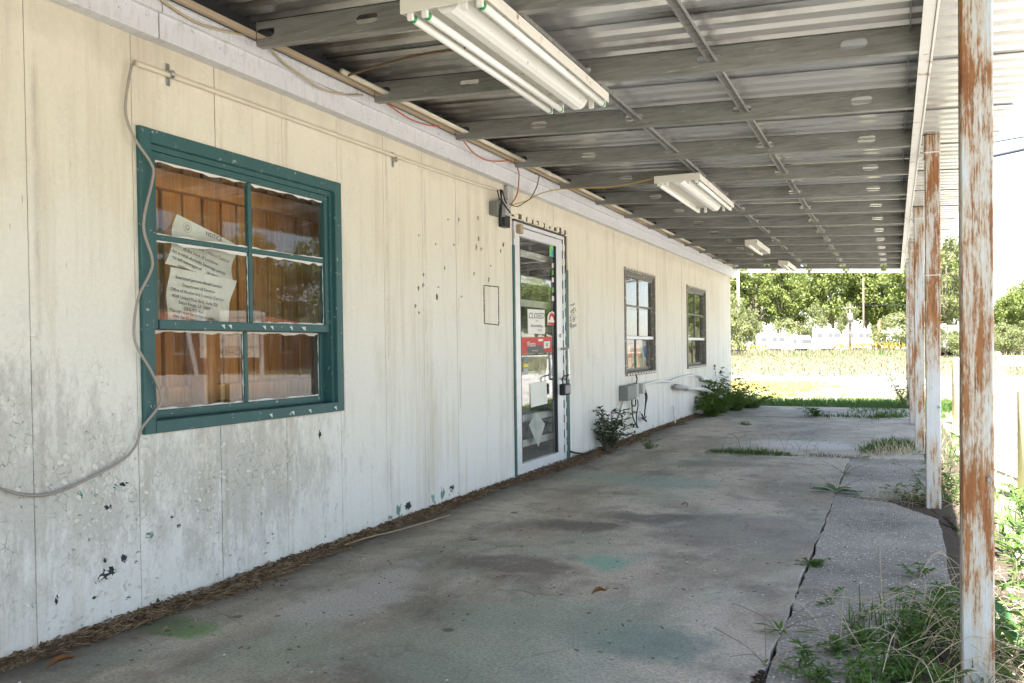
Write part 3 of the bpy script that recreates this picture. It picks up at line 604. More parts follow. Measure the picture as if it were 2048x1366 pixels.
# pine-boarded partition close behind the green window, with top rail and post
y = 1.4
while y < 5.7:
    w_ = R.uniform(.105, .150)
    MB().bbox(-.440, -.415+R.uniform(-.004, .004), y+.008, y+w_-.008, .03, 2.28, .004).build('pine_board', M['pine'], bld); y += w_
MB().box(-.50, -.462, 1.35, 5.78, .03, 2.28).build('partition', M['litter_brown'], bld)
MB().bbox(-.412, -.36, 1.4, 5.75, 1.755, 1.84, .004).build('top_rail', M['pine'], bld)
MB().bbox(-.412, -.37, 1.4, 5.75, .78, .86, .004).build('sill_rail', M['pine'], bld)
MB().bbox(-.36, -.28, 3.02, 3.10, .03, 1.16, .004).build('pine_stud', M['pine'], bld)
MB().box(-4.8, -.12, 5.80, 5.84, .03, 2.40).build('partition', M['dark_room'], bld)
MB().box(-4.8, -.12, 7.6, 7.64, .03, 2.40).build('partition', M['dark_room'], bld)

# ------------------------------------------------------------------ door
DY0, DY1 = 5.975, 6.985
dr = MB().bbox(-.075, .004, DY0-.035, DY0-.004, .0, 1.985, .003).bbox(-.075, .004, DY1+.004, DY1+.035, .0, 1.985, .003).bbox(-.074, .0035, DY0-.004, DY1+.004, 1.955, 1.984, .003).build('door', M['aluminium_white'], bld, label='white aluminium framed glass shop door with notices')
GY0, GY1, GZ0, GZ1 = DY0+.085, 6.84, .118, 1.885
MB().bbox(-.05, -.004, DY0, GY0, .02, 1.95, .003).bbox(-.05, -.004, GY1, DY1, .02, 1.95, .003).bbox(-.049, -.0045, GY0, GY1, GZ1, 1.949, .003).bbox(-.049, -.003, GY0, GY1, .021, GZ0, .003).build('door_leaf', M['aluminium_white'], dr)
MB().box(-.03, -.026, GY0, GY1, GZ0, GZ1).build('pane', M['glass'], dr)
MB().bbox(-.034, -.0035, GY0, GY0+.012, GZ0, GZ1, .003).bbox(-.034, -.0035, GY1-.012, GY1, GZ0, GZ1, .003).build('glazing_bead', M['dark_steel'], dr)
MB().bbox(-.01, .010, 5.905, 5.938, -.0, 1.80, .003).build('door_trim', M['green'], dr)
MB().bbox(-.01, .010, 7.022, 7.10, -.0, 1.70, .003).build('door_trim', M['green'], dr)
MB().bbox(-.02, .012, 5.942, 7.018, 1.986, 2.0, .003).build('door_head', M['caulk_dark'], dr)
MB().box(-.06, .03, 5.94, 7.02, -.005, .016).build('threshold', M['aluminium_white'], dr)
for k in range(15):
    zz = .1+k*.125
    MB().bbox(.003, .0085, DY0-.036, DY0-.022, zz, zz+.055, .002).build('sealant_dab', M['foam'], dr)
    MB().bbox(.003, .0085, DY1+.022, DY1+.037, zz+.01, zz+.065, .002).build('sealant_dab', M['foam'], dr)
pts = []
for k in range(30):
    yy = 5.93+1.2*k/29; MB().bbox(-.002, R.uniform(.006, .013), yy-.03, yy+R.uniform(.0, .02), 2.0+R.uniform(.0, .02), 2.035+R.uniform(-.01, .02), .003).build('sealant_dab', M['foam' if k % 3 else 'caulk_dark'], dr)
for k in range(9):
    yy = DY0+.06+k*.105; MB().bbox(-.0045, .0005, yy, yy+.06, 1.957, 1.966, .002).build('sealant_dab', M['foam'], dr)
for yy in np.arange(.1, 1.95, .13): MB().bbox(-.006, .0035, DY1-.006, DY1-.001, yy, yy+.07, .001).build('weather_strip', M['caulk_dark'], dr)
MB().bbox(-.004, .035, DY0+.02, DY0+.075, 1.895, 1.965, .004).build('door_closer', M['wood'], dr)
h = MB().tube(smoothpath([(-.006, 6.925, 1.005), (.05, 6.93, 1.005), (.062, 6.935, .98), (.062, 6.935, .77), (.05, 6.93, .745), (-.006, 6.925, .745)], 4), .011, 8).build('handle', M['steel'], dr, True)
MB().tube([(-.06, 6.8, 1.0), (-.075, 6.2, 1.0)], .014, 8).tube([(-.075, 6.60, 1.0), (-.075, 6.60, .74)], .014).tube([(-.075, 6.6, .74), (-.06, 6.82, .74)], .014).build('push_bar', M['dark_steel'], dr, True)
MB().tube([(-.005, 6.91, 1.12), (.004, 6.91, 1.12)], .017, 12).build('lock_cylinder', M['steel'], dr, True)
for v in (514, 564, 609, 658, 748, 832, 880):
    zc = PX(1075, v, -.1).z
    MB().bbox(-.106, -.10, 5.99, 6.97, zc-.028, zc+.028, .002).build('security_bar', M['old_white'], dr)
# shelving seen dimly inside
shel = thing('shelf_unit', (-1.5, 6.7, .02), 'dim white wire shelf unit behind the glass door', 'shelves')
for zc in (.35, .75, 1.15, 1.5, 1.85): MB().bbox(-1.9, -1.4, 5.9, 7.5, zc, zc+.02, .003).build('shelf', M['old_white'], shel)
for yy in (5.92, 6.7, 7.46): MB().bbox(-1.43, -1.40, yy, yy+.03, .02, 2.1, .003).build('upright', M['old_white'], shel)

# ------------------------------------------------------------------ lettering
def text_mb(mb, s, origin, ux, uy, size, bold=0, shear=0, align='CENTER', n=None):
    cu = bpy.data.curves.new('tmp', 'FONT'); cu.body = s; cu.size = 1; cu.align_x = align; cu.resolution_u = 2; cu.offset = bold; cu.shear = shear
    o = bpy.data.objects.new('tmp', cu); COL.objects.link(o); dg = bpy.context.evaluated_depsgraph_get(); me = o.evaluated_get(dg).to_mesh()
    origin = Vector(origin); ux = Vector(ux); uy = Vector(uy)
    vs = [origin+ux*(v.co.x*size)+uy*(v.co.y*size) for v in me.vertices]; mb.add(vs, [tuple(p.vertices) for p in me.polygons])
    o.evaluated_get(dg).to_mesh_clear(); bpy.data.objects.remove(o); bpy.data.curves.remove(cu); return mb
# crumpled state notice behind the green window, in two leaves
def quadsheet(c00, c10, c01, c11, nx, ny, wave, name, mat, parent):
    mb = MB(); P = []
    for j in range(ny+1):
        for i in range(nx+1):
            u, v = i/nx, j/ny; q = (Vector(c00)*(1-u)+Vector(c10)*u)*(1-v)+(Vector(c01)*(1-u)+Vector(c11)*u)*v
            q = q+Vector((wave(u, v), 0, 0)); P.append(q)
    mb.add(P, [(j*(nx+1)+i, j*(nx+1)+i+1, (j+1)*(nx+1)+i+1, (j+1)*(nx+1)+i) for j in range(ny) for i in range(nx)])
    return mb.build(name, mat, parent, True)
t = Mt('notice_paper', .8, 0, .2); q = t.pos; zc = t.sep(q)[2]
st = t.math('MULTIPLY', t.math('SUBTRACT', t.math('ADD', 1.17, t.math('MULTIPLY', t.noise(t.map(q, (1, 16, 3)), 4, 6, .6), .16)), zc), 9.0, True)
c = t.mix(t.noise(q, 14, 5), (.70, .68, .60), (.80, .785, .70)); c = t.mix(t.math('MULTIPLY', st, .55), c, (.36, .26, .15)); t.col(c); M['notice'] = t.m
XN = -.092
nt_ = thing('paper_notice', PX(395, 640, XN), 'crumpled white official notice sheet propped inside the green window', 'notice')
def NP(u, v, dx=0): return PX(u, v, XN)+Vector((dx, 0, 0))
up_ = quadsheet(NP(330, 527), NP(462, 566), NP(366, 427), NP(484, 492), 8, 10, lambda u, v: .012*math.sin(v*6+u*2)-.03*v, 'paper_sheet', M['notice'], nt_)
lo_ = quadsheet(NP(328, 645), NP(448, 651), NP(334, 534), NP(467, 562), 8, 8, lambda u, v: .012+.008*math.sin(v*7+1), 'paper_sheet', M['notice'], nt_)
def line(s, u, v, du, dv, px, mb, dx, bold=.012):
    o = PX(u, v, XN+dx); ux = PX(u+du, v+dv, XN+dx)-o; ux.normalize(); uy = Vector((0, -ux.z*.2, 1)).normalized()
    sc = (PX(u, v-px, XN+dx)-o).length; text_mb(mb, s, o, ux, uy, sc*1.35, bold)
mb = MB()
line('NOTICE', 428, 477, 60, 24, 9, mb, .012)
for s_, u, v in (('plying to the', 428, 498), ('Alcohol and Tobacco Control', 425, 511), ('of the State of Louisiana', 410, 519), ('for a retail alcoholic beverage permit', 408, 531), ('to sell beverages of      alcoholic', 402, 541), ('content at this location.', 399, 552)):
    line(s_, u-8, v-3, 60, 27, 7.2, mb, .016)
mb.build('lettering', M['ink'], up_)
mb = MB()
for s_, u, v in (('Interested persons should contact:', 400, 575), ('Department of Revenue', 398, 588), ('Office of Alcohol and Tobacco Control', 396, 600), ('8549 United Plaza Blvd., Suite 220', 392, 612), ('Baton Rouge, LA 70809', 390, 624-2), ('(225) 925-4041', 389, 633-1), ('This sign must be posted in public', 386, 646-6), ('view for 15 consecutive days', 386, 648+2)):
    line(s_, u, v-8, 60, 13, 6.6, mb, .026)
mb.build('lettering', M['ink'], lo_)
sealm = MB(); o = PX(375, 455, XN+.006)
for k in range(18):
    a = k/18*2*math.pi; b = (k+.7)/18*2*math.pi
    for r1, r2 in ((.021, .023), (.007, .013)): sealm.add([o+Vector((0, math.cos(x_)*r_, math.sin(x_)*r_)) for x_, r_ in ((a, r1), (b, r1), (b, r2), (a, r2))], [(0, 1, 2, 3)])
sealm.build('seal', M['grey_box'], up_)

def flat(name, pts, X, th, mat, label, cat, parts=()):
    P = [PX(u, v, X) for u, v in pts]; c = sum((p for p in P), Vector())/len(P)
    o = thing(name, c, label, cat)
    MB().prism([(p.y, p.z) for p in P], 'x', X-th, X).build('sheet', mat, o); return o
XD = -.024
o = flat('closed_sign', [(1055,618),(1089,620),(1090,668),(1056,667)], XD, .0008, M['paper'], 'hand-lettered white CLOSED paper sign on the door glass', 'sign')
mb = MB()
def dline(s, u, v, px, mb, dx=.0012, bold=.0, shear=0, stretch=1.0, dv=.02):
    oo = PX(u, v, XD+dx); ux = (PX(u+30, v+30*dv, XD+dx)-oo).normalized()*stretch; sc = (PX(u, v-px, XD+dx)-oo).length
    text_mb(mb, s, oo, ux, Vector((0, 0, 1)), sc*1.38, bold, shear)
for s_, u, v, h_, st_, sh_ in (('CLOSED', 1073, 637, 12, 1.35, .25), ('FOR', 1074, 643, 3.4, 1.4, 0), ('Remodeling', 1073, 654, 6, 1.5, .2), ('SOON', 1080, 662, 3.6, 1.5, 0)):
    mb = MB(); dline(s_, u, v, h_, mb, stretch=st_, shear=sh_); mb.build('lettering', M['ink'], o)
o = flat('brand_sticker', [(1042,675),(1103,673),(1105,704),(1043,708)], XD, .0006, M['red_print'], 'red and black Winston price sticker on the door glass', 'sticker')
XD2 = XD+.0008
MB().prism([(PX(u, v, XD2).y, PX(u, v, XD2).z) for u, v in ((1052,695),(1084,690),(1092,706),(1056,707))], 'x', XD, XD2).build('black_band', M['dark_steel'], o)
MB().prism([(PX(u, v, XD2).y, PX(u, v, XD2).z) for u, v in ((1088,683),(1100,682),(1100,695),(1088,697))], 'x', XD, XD2).build('price_panel', M['paper'], o)
MB().prism([(PX(u, v, XD2).y, PX(u, v, XD2).z) for u, v in ((1077,678),(1086,678),(1086,682),(1077,683))], 'x', XD, XD2).build('white_panel', M['paper'], o)
mb = MB(); dline('Winston', 1063, 693, 11, mb, .002, .01, 0, .82, -.03); mb.build('lettering', M['paper'], o)
mb = MB(); dline('.562', 1094, 692, 6.5, mb, .002, .012, 0, .9, -.05); mb.build('lettering', M['ink'], o)
mb = MB(); dline('GOLD CROSS', 1070, 702.5, 2.6, mb, .002, .0, 0, 1.3, -.05); mb.build('lettering', M['paper'], o)
o = flat('arched_sticker', [(1095,650),(1095,632),(1098,626),(1104,622.5),(1110,625.5),(1112.5,632),(1112.5,650)], XD, .0006, M['paper'], 'arched red and white decal on the door glass', 'sticker')
ar = []
cc = PX(1103.8, 640, XD2)
mb = MB()
for k in range(10):
    a = math.pi*k/10; b = math.pi*(k+1)/10
    mb.add([cc+Vector((0, math.cos(x_)*r_*1.15, math.sin(x_)*r_)) for x_, r_ in ((a, .032), (b, .032), (b, .062), (a, .062))], [(0, 1, 2, 3)])
for (u0, v0, u1, v1) in ((1096.5, 645.5, 1111, 649.2),):
    A = PX(u0, v1, XD2); B = PX(u1, v0, XD2); mb.add([(XD2, A.y, A.z), (XD2, B.y, A.z), (XD2, B.y, B.z), (XD2, A.y, B.z)], [(0, 1, 2, 3)])
mb.build('red_arch', M['red_print'], o)
o = flat('blank_paper', [(1060,767),(1093,762),(1095,807),(1062,815)], XD, .0008, M['paper'], 'faded pale paper sheet taped on the lower door glass', 'paper')
o = flat('fallen_paper', [(1072,824),(1090,848),(1077,894),(1067,872),(1058,850)], -.04, .0008, M['paper'], 'crooked printed paper slipped down at the foot of the door glass', 'paper')
mb = MB()
for k in range(6):
    A = PX(1066+k*2.6, 838+k*1.2, -.0388); B = PX(1066+k*2.6, 858+k*1.2, -.0388); w_ = Vector((0, .006, 0)); mb.add([A, A+w_, B+w_, B], [(0, 1, 2, 3)])
mb.build('print_lines', M['grey_box_light'], o)
for nm, lab, mt, pts in (('small_decal', 'small dark decal stacked topmost at the door edge', 'grey_box', ((1047,715),(1057,714),(1057,724),(1047,725))), ('small_decal', 'small yellow decal at the door edge', 'yellow_print', ((1047,728),(1057,727),(1057,734),(1047,735))), ('small_decal', 'small pale grey decal lowest at the door edge', 'grey_box_light', ((1047,737),(1056,736),(1056,749),(1047,750))), ('lottery_decal', 'green and blue decal high on the door glass', 'green_print', ((1099,491),(1111,492),(1111,514),(1099,513)))):
    o = flat(nm, pts, XD, .0006, M[mt], lab, 'sticker')
    if nm == 'lottery_decal':
        c_ = PX(1107, 508, XD2); mb = MB(); mb.add([c_+Vector((0, math.cos(k*.6283)*.05, math.sin(k*.6283)*.03)) for k in range(10)], [tuple(range(10))]); mb.build('blue_disc', M['teal_print'], o)
# strip of small decals down the right of the door glass
for k, v in enumerate((531, 545, 560, 580, 597)):
    o = flat('hours_decal', [(1104, v-5), (1111.5, v-4.6), (1111.5, v+5), (1104, v+4.6)], XD, .0006, M['green_print' if k % 2 else 'paper'], 'small decal in the column down the door glass edge', 'sticker'); o['group'] = 'decals down the door edge'
# posters inside the first stripped window
XP = -.09
o = flat('red_poster', [(1254.5,690),(1278.5,689),(1280,744),(1256,748)], XP, .0008, M['red_print'], 'red advertising poster in the lower pane of a stripped window', 'poster')
def pp(pts, mt, nm, X=XP+.001): MB().prism([(PX(u, v, X).y, PX(u, v, X).z) for u, v in pts], 'x', X-.0008, X).build(nm, M[mt], o)
pp(((1255,695),(1260,694),(1260,704),(1255,705)), 'paper', 'white_panel'); pp(((1262,697),(1274,696),(1274,702),(1262,703)), 'ink', 'dark_lettering_block'); pp(((1268,712),(1275,711),(1276,741),(1266,742)), 'green_print', 'figure_block'); pp(((1265,709),(1270,707),(1271,725),(1265,728)), 'paper', 'figure_block'); pp(((1266,726),(1273,722),(1274,730),(1267,733)), 'ink', 'figure_block', XP+.002)
pp(((1256,716),(1263,715),(1263,744),(1257,745)), 'pink_print', 'figure_block')
o = flat('pale_poster', [(1285,682),(1306,681.5),(1307,741),(1286,743)], XP, .0008, M['paper'], 'pale blue and pink poster in the lower pane of a stripped window', 'poster')
pp(((1286,694),(1296,689),(1305,700),(1306,716),(1296,720),(1288,712)), 'blue_print', 'blue_cloud'); pp(((1289,722),(1299,718),(1301,738),(1288,740)), 'pink_print', 'pink_block'); pp(((1290,684),(1302,683),(1303,690),(1294,696)), 'paper', 'white_cloud', XP+.002)

# ------------------------------------------------------------------ canopy
can = thing('carport_canopy', (2.84, 6, 0), 'open steel carport canopy on rusty posts with galvanised joists and ribbed sheet roof', 'canopy')
def stadium(cx, cz, l, hh, n=5):
    r_ = hh/2; a = l/2-r_; P = []
    for k in range(n+1): w = -math.pi/2+math.pi*k/n; P.append((cx+a+r_*math.cos(w), cz+r_*math.sin(w)))
    for k in range(n+1): w = math.pi/2+math.pi*k/n; P.append((cx-a+r_*math.cos(w), cz+r_*math.sin(w)))
    return P
SLOT_X = [.185, .70, 1.286, 1.885, 2.484]
def make_joist():
    mb = MB(); th = .002; B_ = lambda x: jz(x)          # web at y=0, flanges away from the viewer
    xs = [X0]; 
    outer = [(X0, B_(X0)), (JX, B_(JX)), (JX, B_(JX)+JH), (X0, B_(X0)+JH)]
    holes = [stadium(x, B_(x)+.053, .104, .040) for x in SLOT_X]
    rings = [[Vector((p_[0], p_[1], 0)) for p_ in outer]]+[[Vector((p_[0], p_[1], 0)) for p_ in h_] for h_ in holes]
    flatp = [p_ for r_ in rings for p_ in r_]; tri = tessellate_polygon(rings)
    k = len(flatp)
    vs = [(p_.x, 0, p_.y) for p_ in flatp]+[(p_.x, th, p_.y) for p_ in flatp]
    fs = [tuple(q) for q in tri]+[tuple(i+k for i in reversed(q)) for q in tri]
    st_ = 0
    for r_ in rings:
        n = len(r_); fs += [(st_+i, st_+(i+1) % n, st_+(i+1) % n+k, st_+i+k) for i in range(n)]; st_ += n
    mb.add(vs, fs)
    def bar(y0, y1, za, zb):
        v = [(X0, y0, B_(X0)+za), (JX, y0, B_(JX)+za), (JX, y1, B_(JX)+za), (X0, y1, B_(X0)+za), (X0, y0, B_(X0)+zb), (JX, y0, B_(JX)+zb), (JX, y1, B_(JX)+zb), (X0, y1, B_(X0)+zb)]
        mb.add(v, [(0,3,2,1),(4,5,6,7),(0,1,5,4),(1,2,6,5),(2,3,7,6),(3,0,4,7)])
    bar(th+.0005, .041, .0, th); bar(-.0012, -.0002, .0, .006); bar(th+.0005, .041, JH-th, JH); bar(.039, .041, th+.0005, .014); bar(.039, .041, JH-.014, JH-th-.0005)
    return mb
jm = make_joist().mesh('joist', M['galv'])
JI = list(range(-6, 14))
for i in JI:
    inst('joist', jm, can, (-2.84, JY0+JP*i-6, R.uniform(-.003, .003)))
YA, YB = JY0+JP*JI[0]-.1, JY0+JP*13+.05
# rim track along the posts
mb = MB().box(JX+.0005, JX+.0035, YA, YB, JZ-.005, JZ+JH+.006).box(JX-.040, JX+.0003, YA, YB, JZ-.0075, JZ-.0050).box(JX+.0037, JX+.012, YA, YB, JZ-.012, JZ+.016)
mb.build('rim_track', M['rim'], can)
MB().box(X0-.022, X0-.002, YA, YB, jz(X0)+.040, jz(X0)+.064).build('ledger_strip', M['wood'], can)
MB().box(X0-.05, X0-.024, YA, YB, jz(X0)+.048, jz(X0)+.13).build('ledger_track', M['dark_steel'], can)
# bridging channels threaded through the slots
for x in (SLOT_X[2]+.008, SLOT_X[3]+.008):
    zc = jz(x)+.053; a = .0185
    for yy0, yy1 in ((YA, 1.4), (1.36, 7.1), (7.06, 12.2), (12.16, YB)):
        zz_ = zc+(.0015 if yy0 in (1.36, 12.16) else 0)
        MB().box(x-a, x+a, yy0, yy1, zz_+.008, zz_+.0095).box(x-a, x-a+.0016, yy0, yy1, zz_-.011, zz_+.0078).box(x+a-.0016, x+a, yy0, yy1, zz_-.011, zz_+.0078).build('bridging_channel', M['galv'], can)
# ribbed sheets, ribs running out from the wall
RX1 = 3.212
def roof_sheet(y0, w_, n):
    prof = []; p_ = w_/n
    for k in range(n):
        b = y0+k*p_; prof += [(b, 0), (b+p_*.52, 0), (b+p_*.62, .028), (b+p_*.90, .028)]
    prof.append((y0+w_+.012, 0)); vs = []; 
    nx = 5
    for j in range(nx+1):
        x = -.25+(RX1+.25)*j/nx; z0 = jz(x)+JH+.004
        vs += [(x, q[0], z0+q[1]) for q in prof]
    n_ = len(prof); mb = MB().add(vs, [(j*n_+i, j*n_+i+1, (j+1)*n_+i+1, (j+1)*n_+i) for j in range(nx) for i in range(n_-1)])
    vs2 = [(v[0], v[1], v[2]+.0016) for v in vs]; mb.add(vs2, [(j*n_+i, (j+1)*n_+i, (j+1)*n_+i+1, j*n_+i+1) for j in range(nx) for i in range(n_-1)])
    e = nx*n_; mb.add([vs[e+i] for i in range(n_)]+[vs2[e+i] for i in range(n_)], [(i, i+1, n_+i+1, n_+i) for i in range(n_-1)])
    return mb
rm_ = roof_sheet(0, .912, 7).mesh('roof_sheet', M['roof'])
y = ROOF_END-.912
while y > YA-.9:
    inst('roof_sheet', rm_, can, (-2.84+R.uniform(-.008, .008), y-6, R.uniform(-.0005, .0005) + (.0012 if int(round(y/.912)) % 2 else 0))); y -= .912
# dark purlin angle where joists meet the rim
MB().box(JX-.075, JX-.072, YA, ROOF_END, jz(JX-.07)+JH-.028, jz(JX-.07)+JH+.003).build('closure_angle', M['galv'], can)
# posts
def post(y, sd):
    mb = MB(); a = .0425; c_ = .005; z1 = jz(POST_X)+JH+.0015
    q = [(-a+c_, -a), (a-c_, -a), (a, -a+c_), (a, a-c_), (a-c_, a), (-a+c_, a), (-a, a-c_), (-a, -a+c_)]
    return mb.prism([(POST_X+u, y+v) for u, v in q], 'z', -.12, z1)
for k, y in enumerate(POST_Y):
    po = post(y, k).build('post', M['post'], can)
    MB().bbox(POST_X-.052, POST_X-.044, y-.03, y+.03, JZ-.04, JZ+.10, .002).build('bracket', M['rim'], po)
    MB().bbox(POST_X-.045, POST_X+.045, y-.045, y+.045, JZ-.012, JZ-.004, .001).build('strap', M['rim'], po)
    if k == 2: MB().bbox(POST_X-.045, POST_X+.045, y-.045, y+.045, 1.43, 1.436, .001).build('strap', M['rim'], po)
    MB().tube([(POST_X+.03, y-.0435, .62), (POST_X+.03, y-.052, .62)], .008, 6).build('bolt', M['galv'], po)

# ------------------------------------------------------------------ fluorescent fixtures
def fixture(y0, y1, x0, x1, z, tubes, label, kind='wide', tilt=0):
    cx = (x0+x1)/2; L = y1-y0; w_ = x1-x0
    r_ = thing('fluorescent_fixture', (cx, (y0+y1)/2, z), label, 'light fixture', 'ceiling light fixtures')
    X = lambda u: cx+u*w_
    if kind == 'wide':
        prof = [(X(-.5), z+.006), (X(-.5), z+.05), (X(.5), z+.05), (X(.5), z+.006), (X(.488), z+.006), (X(.47), z+.040), (X(-.47), z+.040), (X(-.488), z+.006)]
        MB().prism(prof, 'y', y0, y1).build('tray', M['enamel'], r_)
        prof = [(X(-.17), z+.039), (X(-.10), z+.004), (X(-.05), z-.006), (X(.05), z-.006), (X(.10), z+.004), (X(.17), z+.039)]
        MB().prism(prof, 'y', y0+.03, y1+.012).build('ballast_cover', M['cover'], r_)
        MB().bbox(X(-.5)-.004, X(.5)+.004, y0-.012, y0-.0005, z+.004, z+.056, .002).build('end_plate', M['enamel'], r_)
        MB().bbox(X(-.44), X(.44), y1+.0005, y1+.010, z+.030, z+.055, .002).build('end_plate', M['enamel'], r_)
        for u in (-.42, -.24, .24, .42):
            for ye, s_ in ((y0+.012, 1), (y1-.012, -1)):
                sk = MB().bbox(X(u)-.012, X(u)+.012, ye-.008, ye+.008, z-.016, z+.039, .003).build('lamp_holder', M['cover'], r_)
        for u in tubes:
            tb = MB().tube([(X(u), y0+.035, z-.004), (X(u), y1-.035, z-.004)], .0145, 12).build('tube', M['tube_white'], r_, True)
            MB().tube([(X(u), y0+.020, z-.004), (X(u), y0+.0345, z-.004)], .0152, 12).tube([(X(u), y1-.0345, z-.004), (X(u), y1-.020, z-.004)], .0152, 12).build('tube_cap', M['tube_green'], tb, True)
        for yy in (y0+.25, y1-.25): MB().tube([(cx, yy, z+.051), (cx, yy, jz(cx)+JH*.9)], .003, 6).build('hanger', M['galv'], r_)
    else:
        prof = [(X(-.5), z-.01), (X(-.5), z+.05), (X(.5), z+.05), (X(.5), z-.01), (X(.44), z-.01), (X(.44), z+.04), (X(-.44), z+.04), (X(-.44), z-.01)]
        MB().prism(prof, 'y', y0, y1).build('tray', M['enamel'], r_)
        MB().box(X(-.5), X(.5), y0-.004, y0-.0005, z-.01, z+.05).build('end_plate', M['enamel'], r_)
        MB().box(X(-.5), X(.5), y1+.0005, y1+.004, z-.01, z+.05).build('end_plate', M['enamel'], r_)
        for u in tubes:
            tb = MB().tube([(X(u), y0+.03, z-.012), (X(u), y1-.03, z-.012)], .014, 12).build('tube', M['tube_white'], r_, True)
            for ye in (y0+.02, y1-.02): MB().bbox(X(u)-.012, X(u)+.012, ye-.008, ye+.008, z-.026, z+.039, .003).build('lamp_holder', M['cover'], r_)
        for yy in (y0+.2, y1-.2): MB().tube([(cx, yy, z+.051), (cx, yy, jz(cx)+JH*.9)], .003, 6).build('hanger', M['galv'], r_)
    r_.rotation_euler = (0, tilt, 0)
    return r_
zf = jz(1.2)-.062
fixture(2.655, 4.04, 1.03, 1.36, zf, (-.42, -.24, .42), 'wide four-lamp strip light with three tubes and green tube caps')
fixture(6.19, 7.62, 1.03, 1.36, zf, (-.42, .42), 'wide strip light with two outer tubes and rust along its edge')
fixture(10.34, 11.5, 1.03, 1.17, zf, (-.22,), 'narrow box strip light with a bare open side', 'box')
fixture(13.15, 14.3, 1.07, 1.21, zf, (.1,), 'small narrow strip light closest to the open canopy end', 'box', .15)

# ------------------------------------------------------------------ conduits, wires, boxes on the wall
def wirething(name, pts, r_, mat, label, cat='cable', n=6, extra=None, sm=5):
    pts = [Vector(p_) for p_ in pts]; o = thing(name, pts[-1], label, cat)
    MB().tube(smoothpath(pts, sm) if sm else pts, r_, n).build('cable_run' if cat == 'cable' else 'pipe_run', M[mat], o, True); return o
XC = .016
P0, P1 = PX(272, 126, XC), PX(1003, 383, XC)
cnd = wirething('wall_conduit', [P0, P0.lerp(P1, .3)+Vector((0, 0, -.006)), P0.lerp(P1, .6)+Vector((0, 0, -.012)), P0.lerp(P1, .85)+Vector((0, 0, -.01)), P1], .0105, 'conduit_cream', 'cream conduit pipe clipped along the wall under the fascia', 'pipe', 10)
for u, v in ((335, 148), (785, 318)):
    c_ = PX(u, v, 0); cl = MB().bbox(.001, .004, c_.y-.009, c_.y+.009, c_.z-.048, c_.z+.040, .001)
    cl.tube([(.017, c_.y-.009, c_.z-.003), (.017, c_.y+.009, c_.z-.003)], .0165, 10); cl.build('clamp', M['steel'], cnd)
pts = [(264,128),(254,180),(252,230),(270,278),(301,325),(306,354),(287,449),(304,515),(301,544),(278,592),(268,649),(273,691),(306,749),(323,796),(311,822),(284,856),(273,888),(249,917),(199,946),(124,981),(66,991),(0,977),(-120,930),(-300,900)]
wirething('loose_cable', [PX(u, v, .036 if 270 < v < 830 else .022) for u, v in pts], .0052, 'grey_wire', 'limp tan cable hanging from the conduit past the green window', extra=None)
# junction boxes above the door
jb = thing('junction_box', PX(1005, 430, .03), 'grey metal junction box with black wires above the door', 'electrical box')
a = PX(993, 402, .06); b = PX(1010, 434, .06); MB().bbox(.001, .065, a.y, b.y, b.z, a.z, .004).build('box', M['grey_box'], jb)
a = PX(1006, 405, .05); b = PX(1019, 430, .05); MB().bbox(.001, .05, b.y-.11, b.y+.03, b.z-.02, a.z+.03, .004).build('cover', M['grey_box_light'], jb)
a = PX(1007, 428, .055); b = PX(1021, 456, .055); MB().bbox(.001, .055, a.y+.03, b.y, b.z, a.z, .004).build('photocell', M['dark_steel'], jb)
MB().bbox(.001, .03, PX(1008,385,0).y, PX(1019,385,0).y, PX(1010,410,0).z, 2.219, .002).build('riser', M['grey_box_light'], jb)
for pts in (((995,380),(998,395),(1003,404),(1002,430),(1000,446)), ((1000,379),(1003,398),(1011,412),(1021,426)), ((1005,381),(1009,398),(1013,407)), ((1003,379),(1003,405),(1000,420),(1000,440),(1002,446))):
    MB().tube(smoothpath([PX(u, v, .075) for u, v in pts], 4), .0055, 6).build('wire', M['black_rubber'], jb, True)
jp = X0+.03; zc0 = jz(.185)+.053
cp = thing('joist_conduit', (.185, 4, zc0), 'cream conduit threaded through the joist slots along the wall', 'pipe')
for a, b in ((3.48, 6.2), (6.215, 9.0), (9.015, 12.2)):
    MB().tube([(.185, a, zc0), (.185, b, zc0)], .0135, 10).build('conduit_length', M['conduit_cream'], cp, True)
    MB().tube([(.185, b-.04, zc0), (.185, b+.05, zc0)], .0165, 10).build('coupling', M['conduit_cream'], cp, True)
wirething('orange_wire', [PX(u, v, .13) for u, v in ((771,205),(818,237),(859,251),(886,253),(917,266),(926,280),(948,306),(979,322),(1028,322),(1034,334),(1038,350),(1034,389),(1021,409))], .0045, 'orange_wire', 'orange wire drooping along the fascia to the junction box')
ya = PX(1021, 411, .05); yb = Vector((1.03, 6.2, zf+.045))
wirething('yellow_wire', [ya, PX(1055, 401, .09), PX(1077, 389, .16), PX(1122, 378, .3), PX(1220, 374, .68), yb], .0042, 'yellow_wire', 'thin yellow wire strung from the junction box to a strip light')
wirething('wire_pair', [PX(u, v, .12) for u, v in ((1070,348),(1078,347),(1074,372),(1062,395),(1051,404),(1034,413),(1019,408))], .0042, 'brown_wire', 'dark wire loop hanging off the fascia above the door')
wirething('light_cable', [PX(695, 151, .185), PX(749, 134, .4), PX(838, 110, .75), Vector((1.04, 3.12, zf+.03))], .006, 'brown_wire', 'brown cable sagging from the joist conduit to the wide strip light')
wirething('fascia_cable', [PX(u, v, .095) for u, v in ((300,-20),(345,16),(395,46),(440,60),(480,68),(512,73))], .005, 'tan_wire', 'thin tan cable lying over the fascia edge by the first visible joist')
